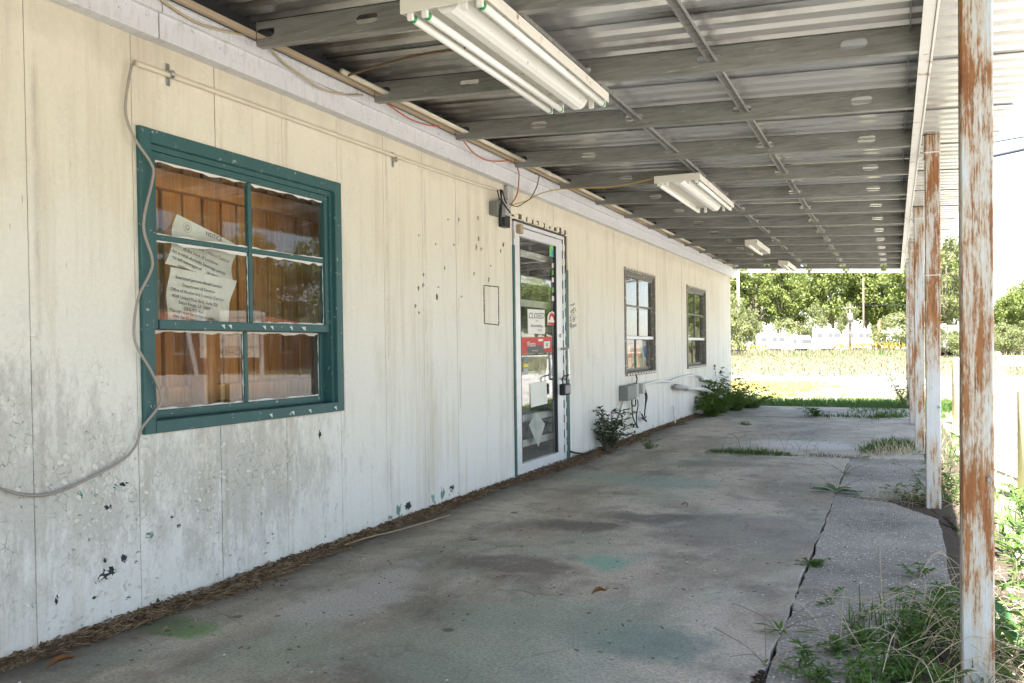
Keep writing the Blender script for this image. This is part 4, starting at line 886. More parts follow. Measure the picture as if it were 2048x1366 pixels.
wirething('fascia_cable', [PX(u, v, .095) for u, v in ((537,93),(568,126),(602,150),(640,176),(690,190),(726,190))], .005, 'tan_wire', 'thin tan cable draped along the fascia, ending in a taped splice')

# electrical box and plumbing further along the wall
eb = thing('electrical_box', PX(1270, 785, .05), 'grey electrical disconnect box on the wall below a stripped window', 'electrical box')
a = PX(1254, 772, .09); b = PX(1272, 798, .09); MB().bbox(.001, .10, a.y, b.y, b.z, a.z, .005).build('box', M['grey_box'], eb)
MB().bbox(.001, .085, b.y+.003, b.y+.13, b.z+.02, a.z+.005, .004).build('cover', M['grey_box_light'], eb)
c_ = PX(1285, 778, .05); MB().bbox(.001, .07, c_.y-.06, c_.y+.06, c_.z-.05, c_.z+.06, .004).build('outlet', M['grey_box_light'], eb)
for pts, r_ in ((((1264,799),(1264,810),(1271,811),(1271,799)), .008), (((1264,805),(1265,830),(1270,845),(1275,856)), .007), (((1275,799),(1276,812),(1273,828),(1273,846),(1275,855)), .007), (((1287,780),(1291,790),(1291,806),(1289,830)), .008), (((1290,778),(1294,793),(1292,806),(1290,818),(1289,832)), .008), (((1283,828),(1288,836),(1293,843),(1290,840),(1284,836),(1292,834)), .009), (((1272,770),(1274,758),(1272,750)), .008), (((1266,770),(1269,767),(1275,768),(1276,772)), .008)):
    MB().tube(smoothpath([PX(u, v, .05) for u, v in pts], 4), r_, 6).build('wire', M['black_rubber'], eb, True)
wirething('ground_wire', [PX(1253, 775, .03), PX(1246, 800, .04), PX(1235, 835, .06), PX(1229, 852, .08), PX(1222, 880, .12)], .009, 'grey_wire', 'straight grey wire slanting from the electrical box into the shrub')
wirething('sagging_pipe', [PX(u, v, .045) for u, v in ((1284,771),(1300,766),(1321,762),(1340,763),(1356,757),(1375,752),(1394,750),(1408,755),(1422,759),(1440,753),(1452,745),(1464,744),(1466,750))], .0125, 'pvc', 'long sagging white flexible pipe along the wall to the corner', 'pipe', 10)
dp = thing('drain_pipe', PX(1380, 778, .08), 'thick white plastic drain pipe sloping into the corner shrub', 'pipe')
MB().tube([PX(1352, 773, .07), PX(1372, 776, .07)], .036, 14).build('hub', M['grey_box_light'], dp, True)
MB().tube([PX(1366, 775, .07), PX(1410, 779, .09), PX(1425, 786, .16), PX(1445, 795, .30)], .025, 14).build('pipe_run', M['pvc'], dp, True)
MB().tube(smoothpath([PX(1404, 758, .05), PX(1412, 759, .05), PX(1417, 763, .05), PX(1418, 777, .05)], 4), .021, 12).build('elbow', M['pvc'], dp, True)
MB().tube([PX(1422, 786, .1), PX(1424, 815, .12)], .018, 8).build('stake', M['wood'], dp, True)
wirething('white_stub', [PX(1347, 812, .03), PX(1351, 851, .05)], .012, 'pvc', 'thin white pipe stub leaning against the wall foot', 'pipe', 8, sm=0)
wirething('cable_tail', [PX(1141, 903, .02), PX(1153, 906, .05), PX(1170, 907, .08), PX(1188, 902, .12)], .009, 'black_rubber', 'short black cable tail running from the door foot to the shrub')
# combination lock box on the door pull
lb = thing('key_lock_box', PX(1132, 778, .06), 'black and grey key lock box hung on the door pull', 'lock')
a = PX(1124.5, 768, .075); b = PX(1138.5, 789, .075)
MB().bbox(.045, .095, a.y, b.y-.015, b.z, a.z, .008).build('body', M['black_rubber'], lb); MB().bbox(.0955, .101, a.y+.015, b.y-.03, b.z+.015, a.z-.012, .003).build('dial_face', M['lock_grey'], lb)
MB().tube(smoothpath([(.07, a.y+.03, a.z-.005), (.07, a.y+.03, .765), (.062, 6.96, .785), (.07, b.y-.05, .765), (.07, b.y-.05, a.z-.005)], 4), .006, 8).build('shackle', M['black_rubber'], lb, True)
# ------------------------------------------------------------------ litter, weeds and grass on the slab
def npmesh(name, V, T, mat, parent=None, loc=None, **kw):
    me = bpy.data.meshes.new(name); V = np.asarray(V, np.float32); T = np.asarray(T, np.int32)
    me.vertices.add(len(V)); me.vertices.foreach_set('co', V.ravel()); me.loops.add(T.size); me.loops.foreach_set('vertex_index', T.ravel())
    k = T.shape[1]; me.polygons.add(len(T)); me.polygons.foreach_set('loop_start', np.arange(0, T.size, k, dtype=np.int32)); me.polygons.foreach_set('loop_total', np.full(len(T), k, np.int32))
    me.update(calc_edges=True); me.validate(); me.materials.append(mat)
    o = bpy.data.objects.new(name, me); COL.objects.link(o)
    if parent: o.parent = parent
    return tag(o, **kw)
def blades(xy, h, w, bend, z0=-.06, az=None):
    n = len(xy); xy = np.asarray(xy, float); h = np.broadcast_to(h, n).astype(float); w = np.broadcast_to(w, n).astype(float); bend = np.broadcast_to(bend, n).astype(float)
    az = NR.uniform(0, 2*np.pi, n) if az is None else az; d = np.stack([np.cos(az), np.sin(az), 0*az], 1)
    fa = NR.uniform(0, 2*np.pi, n); s = np.stack([np.cos(fa), np.sin(fa), 0*fa], 1)
    b = np.concatenate([xy, np.broadcast_to(np.asarray(z0, float), n)[:, None]], 1)
    mid = b+d*(h*bend*.3)[:, None]; mid[:, 2] += h*.55; tip = b+d*(h*bend)[:, None]; tip[:, 2] += h*(1-.35*bend)
    V = np.stack([b-s*w[:, None]/2, b+s*w[:, None]/2, mid-s*w[:, None]*.4, mid+s*w[:, None]*.4, tip], 1).reshape(-1, 3)
    k = (np.arange(n)*5)[:, None]; T = np.concatenate([k+np.array([[0, 1, 3]]), k+np.array([[0, 3, 2]]), k+np.array([[2, 3, 4]])], 1).reshape(-1, 3)
    return V, T
def sticks(c, L, w, az, tilt):
    n = len(c); d = np.stack([np.cos(az)*np.cos(tilt), np.sin(az)*np.cos(tilt), np.sin(tilt)], 1); s = np.stack([-np.sin(az), np.cos(az), 0*az], 1)
    a = c-d*L[:, None]/2; b = c+d*L[:, None]/2; s = s*w[:, None]/2; up = np.zeros_like(s); up[:, 2] = w*.6
    V = np.stack([a-s, a+s, a+up, b-s, b+s, b+up], 1).reshape(-1, 3); k = (np.arange(n)*6)[:, None]
    T = np.concatenate([k+np.array([q]) for q in ([0,1,4],[0,4,3],[1,2,5],[1,5,4],[2,0,3],[2,3,5])], 1).reshape(-1, 3); return V, T
# drift of pine straw and dirt against the wall
ys = np.arange(.6, 12.6, .03); ph = NR.uniform(0, 6, 5)
def drift_w(y): return .045+.03*np.sin(y*1.3+ph[0])+.025*np.sin(y*3.1+ph[1])+.015*np.sin(y*7.7+ph[2])+np.where((y > 5.6) & (y < 8.2), .05, 0)+np.where(y > 8.5, .03, 0)
prof = [(0, .0), (.02, .034), (.35, .026), (.7, .012), (1.0, .001)]
V = []; T = []
for i, yy in enumerate(ys):
    for (u, zz) in prof: V.append((.003+u*drift_w(yy)*R.uniform(.9, 1.1), yy, zz*R.uniform(.5, 1.25)-.002))
nP = len(prof)
T = [(i*nP+j, i*nP+j+1, (i+1)*nP+j+1, (i+1)*nP+j) for i in range(len(ys)-1) for j in range(nP-1)]
npmesh('leaf_litter_bed', V, T, M['litter_brown'], label='dark drift of dirt and rotted leaves along the wall foot', cat='leaf litter', kind='stuff')
for nm, mt, n, lab in (('pine_straw', 'litter_straw', 4200, 'tan pine needles scattered along the wall foot'), ('dead_leaves', 'litter_brown', 5200, 'dark brown twigs and leaf scraps along the wall foot')):
    yy = NR.uniform(.8, 12.4, n)**1.0; u = np.abs(NR.normal(0, .62, n)); x = .004+np.minimum(u, 2.2)*drift_w(yy); zz = .005+.028*np.clip(1-u, 0, 1)+NR.uniform(0, .012, n)
    c = np.stack([x, yy, zz], 1); L = NR.uniform(.02, .085, n); w = NR.uniform(.0012, .0026, n) if mt == 'litter_straw' else NR.uniform(.002, .010, n)
    V, T = sticks(c, L*(1 if mt == 'litter_straw' else .6), w, NR.uniform(0, 6.28, n) if mt != 'litter_straw' else NR.normal(1.57, .7, n), NR.normal(0, .22, n)); npmesh(nm, V, T, M[mt], label=lab, cat='leaf litter', kind='stuff')
n = 900; c = np.stack([NR.uniform(.1, 2.7, n), NR.uniform(1.5, 14, n), np.full(n, .006)], 1); V, T = sticks(c, NR.uniform(.004, .022, n), NR.uniform(.002, .006, n), NR.uniform(0, 6.3, n), NR.normal(0, .1, n)); npmesh('slab_crumbs', V, T, M['litter_brown'], label='tiny dark crumbs and seeds strewn over the concrete', cat='debris', kind='stuff')
n = 170; c = np.stack([NR.uniform(.15, 2.8, n), NR.uniform(1.5, 14, n), np.full(n, .007)], 1); V, T = sticks(c, NR.uniform(.003, .009, n), NR.uniform(.003, .006, n), NR.uniform(0, 6.3, n), NR.normal(0, .1, n)); npmesh('paint_flakes', V, T, M['old_white'], label='white paint flakes fallen on the concrete', cat='debris', kind='stuff')
def curl_leaf(u, v, L, w, az, label, mat='dry_leaf'):
    p = PZ(u, v, .004); d = Vector((math.cos(az), math.sin(az), 0)); s = Vector((-d.y, d.x, 0)); P = []
    for t_, ww, zz in ((0, .02, .002), (.3, .9, .012), (.6, 1, .016), (.85, .5, .012), (1, .05, .02)):
        for k in (-1, 0, 1): P.append(p+d*L*t_+s*k*w/2*ww+Vector((0, 0, zz+(.014*ww if k else 0))))
    MB().add(P, [(3*i+j, 3*i+j+1, 3*i+j+4, 3*i+j+3) for i in range(4) for j in range(2)]).build('dry_leaf', M[mat], None, True, label, 'leaf', origin=p)
curl_leaf(1182, 1190, .07, .03, .6, 'curled brown dead leaf lying on open concrete')
curl_leaf(90, 1340, .10, .035, 1.3, 'long orange-brown dead leaf in the litter at the wall foot')
curl_leaf(322, 1272, .035, .02, .9, 'small pale leaf scrap beside the wall litter', 'meadow_dry')
wirething('twine', [PZ(u, v, .02) for u, v in ((690, 1090), (735, 1075), (790, 1062), (850, 1045), (900, 1030))], .004, 'litter_straw', 'pale length of twine lying along the wall litter')
wirething('twig', [PZ(1363, 1008, .006), PZ(1371, 1005, .012), PZ(1376, 1011, .006)], .004, 'bark', 'small forked dark twig on the concrete', sm=3)

def soil_patch(name, pts, z, h, label, sd):
    rr = random.Random(sd); P = [PZ(u, v, z) for u, v in pts]; c = sum((p for p in P), Vector())/len(P); V = []; n = 40; m = 6
    for j in range(m+1):
        for i in range(n):
            t_ = i/n*len(P); k = int(t_); q = P[k % len(P)].lerp(P[(k+1) % len(P)], t_-k); w_ = j/m; V.append(q.lerp(c, w_)+Vector((rr.gauss(0, .008), rr.gauss(0, .008), (-.012 if j == 0 else h*(1-(1-w_)**2)*rr.uniform(.3, 1.2)))))
    T = [(j*n+i, j*n+(i+1) % n, (j+1)*n+(i+1) % n, (j+1)*n+i) for j in range(m) for i in range(n)]
    npmesh(name, V, T, M['soil'], label=label, cat='soil', kind='stuff')
soil_patch('soil_drift', ((1745, 1375), (1770, 1300), (1830, 1250), (1905, 1215), (1990, 1215), (1990, 1460), (1760, 1460)), -.004, .022, 'dark soil washed over the slab edge by the nearest post', 1)
soil_patch('soil_drift', ((1765, 1004), (1800, 1018), (1860, 1032), (1925, 1058), (1935, 1010), (1900, 985), (1840, 984), (1790, 992)), -.012, .008, 'dark soil in the broken slab corner round a post', 2)
soil_patch('soil_drift', ((1500, 1380), (1508, 1352), (1522, 1336), (1534, 1340), (1528, 1362), (1522, 1385)), 0.001, .006, 'brown dirt collected at the broken crack corner', 3)
def weed(name, p, label, nst, h, spread, leafL, leafW, mat, leaves=9, sd=0, droop=.3, stem='stem_green', sr=.0025, dirbias=None, cat='weed', bare=.25, whorl=False):
    rr = random.Random(sd); p = Vector(p); o = thing(name, p, label, cat); st = MB(); fo = MB()
    for k in range(nst):
        az = rr.uniform(0, 6.283); sp = spread*rr.uniform(.2, 1.0); hh = h*rr.uniform(.45, 1.05)
        d = Vector((math.cos(az), math.sin(az), 0))
        if dirbias: d = (d+Vector((*dirbias, 0))).normalized()
        b = p+Vector((rr.uniform(-.12, .12)*spread, rr.uniform(-.12, .12)*spread, -.03))
        P = [b, b+d*sp*.25+Vector((0, 0, hh*.45)), b+d*sp*.65+Vector((0, 0, hh*.85)), b+d*sp+Vector((0, 0, hh*(1-droop*.3)))]
        P = smoothpath(P, 4); st.tube(P, sr*rr.uniform(.7, 1.2), 4, False, .4)
        for j in range(leaves):
            t_ = bare+(1-bare)*(j+rr.random()*.8)/leaves; i = min(int(t_*(len(P)-1)), len(P)-2); q = P[i].lerp(P[i+1], t_*(len(P)-1)-i)
            td = (P[i+1]-P[i]).normalized()
            for s_ in range(3 if whorl and t_ > .8 else 1):
                a2 = rr.uniform(0, 6.283); ld = Vector((math.cos(a2), math.sin(a2), rr.uniform(-.25, .55)))+td*.35
                fo.leaf(q, ld, Vector((rr.uniform(-.4, .4), rr.uniform(-.4, .4), 1)), leafL*rr.uniform(.55, 1.15), leafW*rr.uniform(.7, 1.15), .18)
    st.build('stem', M[stem], o); fo.build('foliage', M[mat], o); return o
def grasstuft(p, n, h, w, spread, mat, mb=None, bend=(.2, .9), rr=R):
    mb = mb or MB(); p = Vector(p)
    for k in range(n):
        az = rr.uniform(0, 6.283); q = p+Vector((rr.gauss(0, spread), rr.gauss(0, spread), 0)); mb.blade(q, (math.cos(az), math.sin(az)), h*rr.uniform(.4, 1.1), w*rr.uniform(.7, 1.2), rr.uniform(*bend))
    return mb
# shrub by the wall after the door, small weed beside it
p = PZ(1212, 905); weed('wall_shrub', (max(p.x, .13), p.y, 0), 'dark green leafy shrub growing from the wall foot beside the door', 52, .48, .36, .066, .026, 'dark_leaf', 15, 3, cat='shrub', stem='bark', sr=.004, bare=.2)
p = PZ(1296, 898); weed('small_weed', p, 'small bright green weed tuft near the wall shrub', 16, .13, .12, .05, .012, 'weed_leaf', 7, 4)
# big shrub mass at the building corner, with climbing shoots
for i, (u, v, h, s, n, sd) in enumerate(((1402, 833, .32, .40, 40, 11), (1436, 828, .58, .58, 60, 12), (1470, 822, .46, .60, 56, 13), (1502, 817, .28, .50, 40, 14))):
    p = PZ(u, v); p.x = max(p.x, .25); p.y = min(p.y, 14.9+.15*i)
    weed('corner_shrub', p, ('low leafy end of the green tangle against the wall', 'tallest leafy shrub under the drain pipe at the building corner', 'broad green shrub spilling round the building corner', 'low outer shrub where the corner tangle meets the grass')[i], n, h, s, .075, .042, 'shrub_leaf', 18, sd, cat='shrub', sr=.004, bare=.1)
weed('climbing_vine', PX(1438, 800, .08), 'thin leafy vine climbing the wall by the corner', 3, .62, .12, .055, .04, 'dark_leaf', 12, 21, cat='vine', bare=.3, sr=.003)
p = PZ(1482, 800); weed('tall_shoots', (p.x, 15.1, 0), 'tall thin seedy shoots above the corner shrubs', 12, .85, .5, .04, .02, 'dark_leaf', 12, 22, bare=.4)
# weeds along joints
def strip(u0, v0, u1, v1, n, h, w, width, mat, label, dens=1, sd=1):
    rr = random.Random(sd); a, b = PZ(u0, v0), PZ(u1, v1); mb = MB()
    for k in range(n):
        t_ = rr.random(); q = a.lerp(b, t_)+Vector((rr.gauss(0, width*.3), rr.gauss(0, width), -.01)); az = rr.uniform(0, 6.283); e = math.sin(math.pi*min(max(t_, .02), .98))**.4
        mb.blade(q, (math.cos(az), math.sin(az)), h*rr.uniform(.35, 1.1)*e, w*rr.uniform(.7, 1.2), rr.uniform(.25, 1.0))
    mb.build('joint_grass', M[mat], None, label=label, cat='grass', kind='stuff', origin=a)
strip(1412, 903, 1590, 911, 900, .085, .007, .05, 'grass_green', 'strip of bright green grass growing in the slab joint')
strip(1590, 910, 1700, 915, 160, .06, .006, .05, 'litter_brown', 'withered brown end of the grass in the slab joint', sd=3)
strip(1728, 902, 1835, 893, 900, .15, .008, .14, 'grass_green', 'thick grass mat by a post at the slab joint', sd=4)
strip(1735, 908, 1838, 903, 260, .16, .006, .14, 'stalk_dry', 'dry stalks in the grass mat by the post', sd=5)
strip(1590, 834, 1818, 836, 420, .09, .012, .10, 'grass_green', 'sparse green grass along the far slab joint', sd=6)
strip(1735, 836, 1815, 834, 300, .13, .012, .12, 'grass_green', 'denser clump at the post end of the far slab joint', sd=7)
p = PZ(1627, 833); weed('joint_weed', p, 'round bushy green weed in the far slab joint', 18, .16, .22, .07, .03, 'weed_leaf', 9, 31)
p = PZ(1492, 850); weed('joint_weed', p, 'tiny dark weed on the concrete in front of the corner shrubs', 8, .07, .1, .05, .03, 'weed_leaf', 6, 32)
# thin bent grass stalks over the joint grass
o = thing('grass_stalks', PZ(1500, 905), 'bare thin grass stalks arching over the joint grass', 'grass'); o['kind'] = 'stuff'; st = MB(); rr = random.Random(5)
for k in range(15):
    b = PZ(rr.uniform(1440, 1650), rr.uniform(900, 910)); az = rr.uniform(-.6, 3.7); L = rr.uniform(.06, .2)
    st.tube(smoothpath([b, b+Vector((math.cos(az)*L*.3, math.sin(az)*L*.3, L*.75)), b+Vector((math.cos(az)*L*.8, math.sin(az)*L*.8, L*.95))], 3), .0016, 3, False)
st.build('stalk', M['bark'], o)
# crack weeds
p = PZ(1627, 1128); weed('crack_weed', p, 'small round clover-like weed in the long crack', 30, .055, .075, .022, .018, 'weed_leaf', 7, 41, sr=.0012)
def bigleaf(u, v, specs, label, sd, mat='broad_leaf'):
    p = PZ(u, v); o = thing('broad_leaf_weed', p, label, 'weed'); rr = random.Random(sd)
    for (az, L, w, el, off) in specs:
        d = Vector((math.cos(az)*math.cos(el), math.sin(az)*math.cos(el), math.sin(el))); b = p+d*off*.6+Vector((0, 0, .01)); s = Vector((-math.sin(az), math.cos(az), 0)); P = []; n = 6
        for i in range(n+1):
            t_ = i/n; ww = math.sin(math.pi*(t_*.92+.06))**.75*w/2; c_ = b+d*L*t_+Vector((0, 0, -.25*L*t_*t_*(1 if el > .1 else 0)))
            for k in (-1, 0, 1): P.append(c_+s*k*ww+Vector((0, 0, abs(k)*ww*.3)))
        MB().add(P, [(3*i+j, 3*i+j+1, 3*i+j+4, 3*i+j+3) for i in range(n) for j in range(2)]).build('leaf', M[mat], o, True)
    st = MB()
    for k in range(4):
        az = rr.uniform(0, 6.28); st.tube(smoothpath([p, p+Vector((math.cos(az)*.06, math.sin(az)*.06, .05)), p+Vector((math.cos(az)*.17, math.sin(az)*.17, .06+.05*rr.random()))], 3), .0016, 4, False)
    st.build('stem', M['bark'], o)
bigleaf(1672, 985, ((3.3, .14, .07, .08, .05), (.25, .17, .05, .15, .0), (-.25, .15, .05, .05, .06), (2.2, .16, .045, .45, 0), (1.0, .13, .04, .3, 0), (2.9, .10, .035, .5, 0), (.6, .10, .05, .3, .05), (-1.0, .05, .04, .2, .01)), 'broad glossy leaves of a weed sprawled over the long crack', 3)
bigleaf(1690, 950, ((.4, .07, .025, .1, 0), (2.6, .07, .025, .3, 0), (1.4, .06, .02, .3, 0), (-.4, .05, .02, .2, 0)), 'little green sprig higher up the long crack', 6, 'weed_leaf')
bigleaf(1712, 918, ((.2, .10, .03, .05, .03), (.5, .10, .03, .05, .08), (2.9, .12, .02, .2, 0)), 'flat green leaves where the crack meets the slab joint', 8, 'weed_leaf')
bigleaf(1560, 1268, ((3.35, .09, .012, .5, 0), (2.9, .075, .014, .25, .05), (-.1, .09, .012, .1, .07), (.1, .075, .015, .1, .1), (1.4, .05, .012, 1.0, 0), (-1.0, .06, .013, .35, 0), (-2.2, .055, .012, .3, 0), (-2.8, .07, .013, .3, 0), (2.2, .06, .010, .7, 0)), 'spidery narrow-leaved weed at the near end of the crack', 9, 'weed_leaf')
bigleaf(1532, 1332, ((1.2, .02, .008, .8, 0), (2.4, .02, .008, .4, 0)), 'tiny sprout at the broken crack corner', 12, 'weed_leaf')
# weeds round the second post and by the nearest post
for i, (u, v, h, s, n, mt, sd, lab) in enumerate(((1868, 1000, .30, .28, 20, 'weed_leaf', 51, 'leafy weed cluster at the foot of the post beside the broken slab'), (1900, 1010, .26, .28, 20, 'shrub_leaf', 52, 'low weeds between two posts, on the bare soil'), (1830, 1005, .16, .26, 16, 'weed_leaf', 53, 'sprawling weed in the broken slab corner'), (1890, 960, .42, .26, 12, 'weed_leaf', 54, 'taller weed shoots against the sunlit gravel by the post'))):
    weed('post_weed', PZ(u, v, -.02), lab, n, h, s, .055, .016, mt, 9, sd, sr=.002)
def dryheap(c, rx, ry, n, L, label, sd, mat='stalk_dry', z=0):
    rr = random.Random(sd); st = MB(); c = Vector(c)
    for k in range(n):
        b = c+Vector((rr.gauss(0, rx), rr.gauss(0, ry), 0)); az = rr.uniform(0, 6.283); l = L*rr.uniform(.4, 1.2); e = rr.uniform(.1, .75); d = Vector((math.cos(az), math.sin(az), 0))
        st.tube(smoothpath([b, b+d*l*.45+Vector((0, 0, l*e*.75)), b+d*l+Vector((0, 0, l*e*.45))], 4), rr.uniform(.0009, .0018), 3, False, .5)
    st.build('dry_grass', M[mat], None, label=label, cat='grass', kind='stuff', origin=c)
dryheap(PZ(1850, 1008, -.02), .16, .12, 130, .20, 'tangle of dry straw-coloured stems round the post foot', 61)
dryheap((2.75, 3.05, -.0), .13, .30, 130, .36, 'long dry straw stems arching over the slab by the nearest post', 62)
rr = random.Random(15); mb = MB()
for k in range(420):
    q = PZ(rr.uniform(1690, 1990), rr.uniform(1215, 1420), -.004)
    if q.x < 2.52+.10*math.sin(q.y*9)+.05*math.sin(q.y*23): continue
    az = rr.uniform(0, 6.28); mb.blade(q, (math.cos(az), math.sin(az)), rr.uniform(.03, .13), rr.uniform(.003, .007), rr.uniform(.2, 1.0))
mb.build('bed_grass', M['grass_green'], None, label='green grass in the soil by the nearest post', cat='grass', kind='stuff', origin=Vector((2.75, 3, 0)))
dryheap((3.05, 3.2, -.03), .12, .5, 120, .34, 'dry stems beyond the nearest post', 63)
rr = random.Random(77)
for i in range(34):      # leafy sprigs in the weed bed by the nearest post
    u, v = rr.uniform(1600, 1915), rr.uniform(1190, 1420); 
    if v < 1366-(u-1560)*.55: continue
    p = PZ(u, v, -.005); weed('bed_weed', p, 'leafy weed sprig among the dry stems by the nearest post', rr.randint(3, 6), rr.uniform(.07, .17), rr.uniform(.06, .12), .042, .012, 'weed_leaf', 12, 700+i, whorl=i % 3 == 0, sr=.0016, bare=.3)['group'] = 'weed sprigs by the nearest post'
for i, (u, v) in enumerate(((1668, 1190), (1690, 1290), (1800, 1170), (1830, 1140), (1855, 1135), (1740, 1225), (1780, 1245), (1850, 1240), (1885, 1190), (1895, 1270))):
    p = PZ(u+rr.uniform(-5, 5), v+18, -.005); weed('bed_weed', p, 'leafy weed sprig among the dry stems by the nearest post', 3, .09, .06, .036, .011, 'weed_leaf', 8, 800+i, whorl=True, sr=.0016, bare=.4)['group'] = 'weed sprigs by the nearest post'
for i, (u, v, h) in enumerate(((2010, 1330, .34), (2035, 1250, .36), (2020, 1130, .40), (2050, 1180, .42), (2010, 1060, .30), (2040, 1000, .30), (2070, 1100, .45), (2080, 1300, .4))):
    p = PZ(u, v+60, -.06); weed('edge_weed', p, 'leafy weed standing in the sun beyond the nearest post', 6, h, .18, .085, .022, 'weed_leaf', 9, 900+i, sr=.002)['group'] = 'weeds beyond the nearest post'
bigleaf(2040, 1300, ((2.6, .26, .05, .7, 0), (2.1, .22, .045, .9, 0), (.8, .24, .05, .6, 0), (3.6, .2, .045, .5, 0), (-1.5, .2, .045, .4, 0)), 'big long-leaved weed outside the nearest post', 15)
# ------------------------------------------------------------------ grass and meadow (uncountable)
def keep(xy, f): return xy[f(xy[:, 0], xy[:, 1])]
def field(n, x0, x1, y0, y1): return np.stack([NR.uniform(x0, x1, n), NR.uniform(y0, y1, n)], 1)
def cl(x, y, s, o=0): return np.sin(x*s+o)+np.sin(y*s*.83+1.3+o)+np.sin((x+y)*s*.57+2.1*o)
xy = field(8000, 2.92, 5.4, 1.4, 14); xy = keep(xy, lambda x, y: cl(x, y, 2.6) > .1); V, T = blades(xy, NR.uniform(.04, .14, len(xy)), .006, NR.uniform(.2, .9, len(xy)))
npmesh('verge_grass', V, T, M['grass_green'], label='patchy green grass on the verge along the posts', cat='grass', kind='stuff')
xy = field(4200, 2.92, 5.4, 1.4, 14); V, T = blades(xy, NR.uniform(.05, .16, len(xy)), .004, NR.uniform(.3, 1.0, len(xy))); npmesh('verge_straw', V, T, M['stalk_dry'], label='dry straw in the verge grass', cat='grass', kind='stuff')
xy = np.concatenate([field(9000, -.8, 3.6, 14.66, 17.0), field(2500, 2.0, 3.3, 13.2, 15.6)]); V, T = blades(xy, NR.uniform(.05, .17, len(xy)), .010, NR.uniform(.2, .9, len(xy)))
npmesh('shade_grass', V, T, M['grass_green'], label='dense green grass just past the far slab edge', cat='grass', kind='stuff')
weed('post_bush', (2.75, 14.9, 0), 'bushy weed at the last post by the slab end', 30, .55, .4, .06, .025, 'shrub_leaf', 14, 71, cat='shrub', sr=.003)
xy = field(9000, -8, 12, 17, 32); V, T = blades(xy, NR.uniform(.03, .10, len(xy)), .014, NR.uniform(.3, .9, len(xy))); npmesh('mown_grass', V, T, M['meadow_grass'], label='short pale grass on the open lot', cat='grass', kind='stuff')
xy = field(26000, -5, 4.5, 17.5, 28.5); xy = keep(xy, lambda x, y: (cl(x, y, .9, 1.7)+.4*np.sin(x*4)+.5*np.sin(y*3.1) > 1.05)); V, T = blades(xy, NR.uniform(.06, .13, len(xy)), .022, NR.uniform(.3, .9, len(xy))); npmesh('yellow_flowers', V, T, M['yellow_flower'], label='low patches of yellow wildflowers on the sunny lot', cat='flowers', kind='stuff')
xy = field(34000, -35, 40, 30, 95); V, T = blades(xy, NR.uniform(.05, .22, len(xy)), .045, NR.uniform(.2, .7, len(xy))); npmesh('meadow_grass', V, T, M['meadow_grass'], label='pale grass of the open meadow', cat='grass', kind='stuff')
xy = field(24000, -40, 25, 72, 118); xy = keep(xy, lambda x, y: NR.uniform(0, 1, len(x)) < (y-72)/40+.3*np.sin(x*.45+y*.2)); V, T = blades(xy, NR.uniform(.25, .85, len(xy))*(.7+.3*np.sin(xy[:, 0]*.6+xy[:, 1]*.25)), .07, NR.uniform(.1, .5, len(xy))); npmesh('tall_meadow_grass', V, T, M['meadow_dry'], label='tall dry meadow grass before the campers', cat='grass', kind='stuff')
xy = field(9000, -40, 25, 62, 112); xy = keep(xy, lambda x, y: NR.uniform(0, 1, len(x)) < (y-72)/40*(.5+.5*np.sin(x*.7+y*.3))); V, T = blades(xy, NR.uniform(.2, .75, len(xy)), .07, NR.uniform(.1, .5, len(xy))); npmesh('tall_green_grass', V, T, M['grass_green'], label='tall green stalks in the meadow', cat='grass', kind='stuff')
xy = field(6000, -45, 15, 80, 118); xy = keep(xy, lambda x, y: cl(x, y, .21) + (x < -12)*.8 > .35); V, T = blades(xy, NR.uniform(.25, .45, len(xy)), .16, NR.uniform(.3, .8, len(xy)), NR.uniform(.45, .95, len(xy))); npmesh('goldenrod', V, T, M['goldenrod'], label='yellow goldenrod tops in the far meadow', cat='flowers', kind='stuff')

# ------------------------------------------------------------------ trees
def crown_mesh(name, sd, rx, rz, cz, ncl, per, leaf, mat, cone=0):
    rng = np.random.default_rng(sd); Vs = []; cent = []
    for k in range(ncl):
        while True:
            d = rng.normal(size=3); d /= np.linalg.norm(d); r_ = rng.uniform(.35, 1.0)**.6
            c = np.array([d[0]*rx*r_, d[1]*rx*r_, cz+d[2]*rz*r_])
            if cone: sc = 1-cone*(c[2]-(cz-rz))/(2*rz); c[0] *= sc; c[1] *= sc
            break
        cent.append(c); cr = rng.uniform(.16, .30)*rx; n = int(per*rng.uniform(.6, 1.3))
        d = rng.normal(size=(n, 3)); d /= np.linalg.norm(d, axis=1)[:, None]; d[:, 2] *= .65; p = c+d*cr*rng.uniform(.45, 1.12, n)[:, None]
        nn = d+rng.normal(scale=.55, size=(n, 3)); nn[:, 2] += .35; nn /= np.linalg.norm(nn, axis=1)[:, None]
        a = np.cross(nn, rng.normal(size=(n, 3))); a /= np.linalg.norm(a, axis=1)[:, None]; b = np.cross(nn, a); l = leaf*rng.uniform(.6, 1.25, n)[:, None]
        Vs.append(np.stack([p-a*l*.5, p+b*l*.34, p+a*l*.5, p-b*l*.34], 1).reshape(-1, 3))
    V = np.concatenate(Vs); T = np.arange(len(V)).reshape(-1, 4)
    me_o = npmesh('tmp_crown', V, T, mat); me = me_o.data; me.name = name; bpy.data.objects.remove(me_o); return me, cent
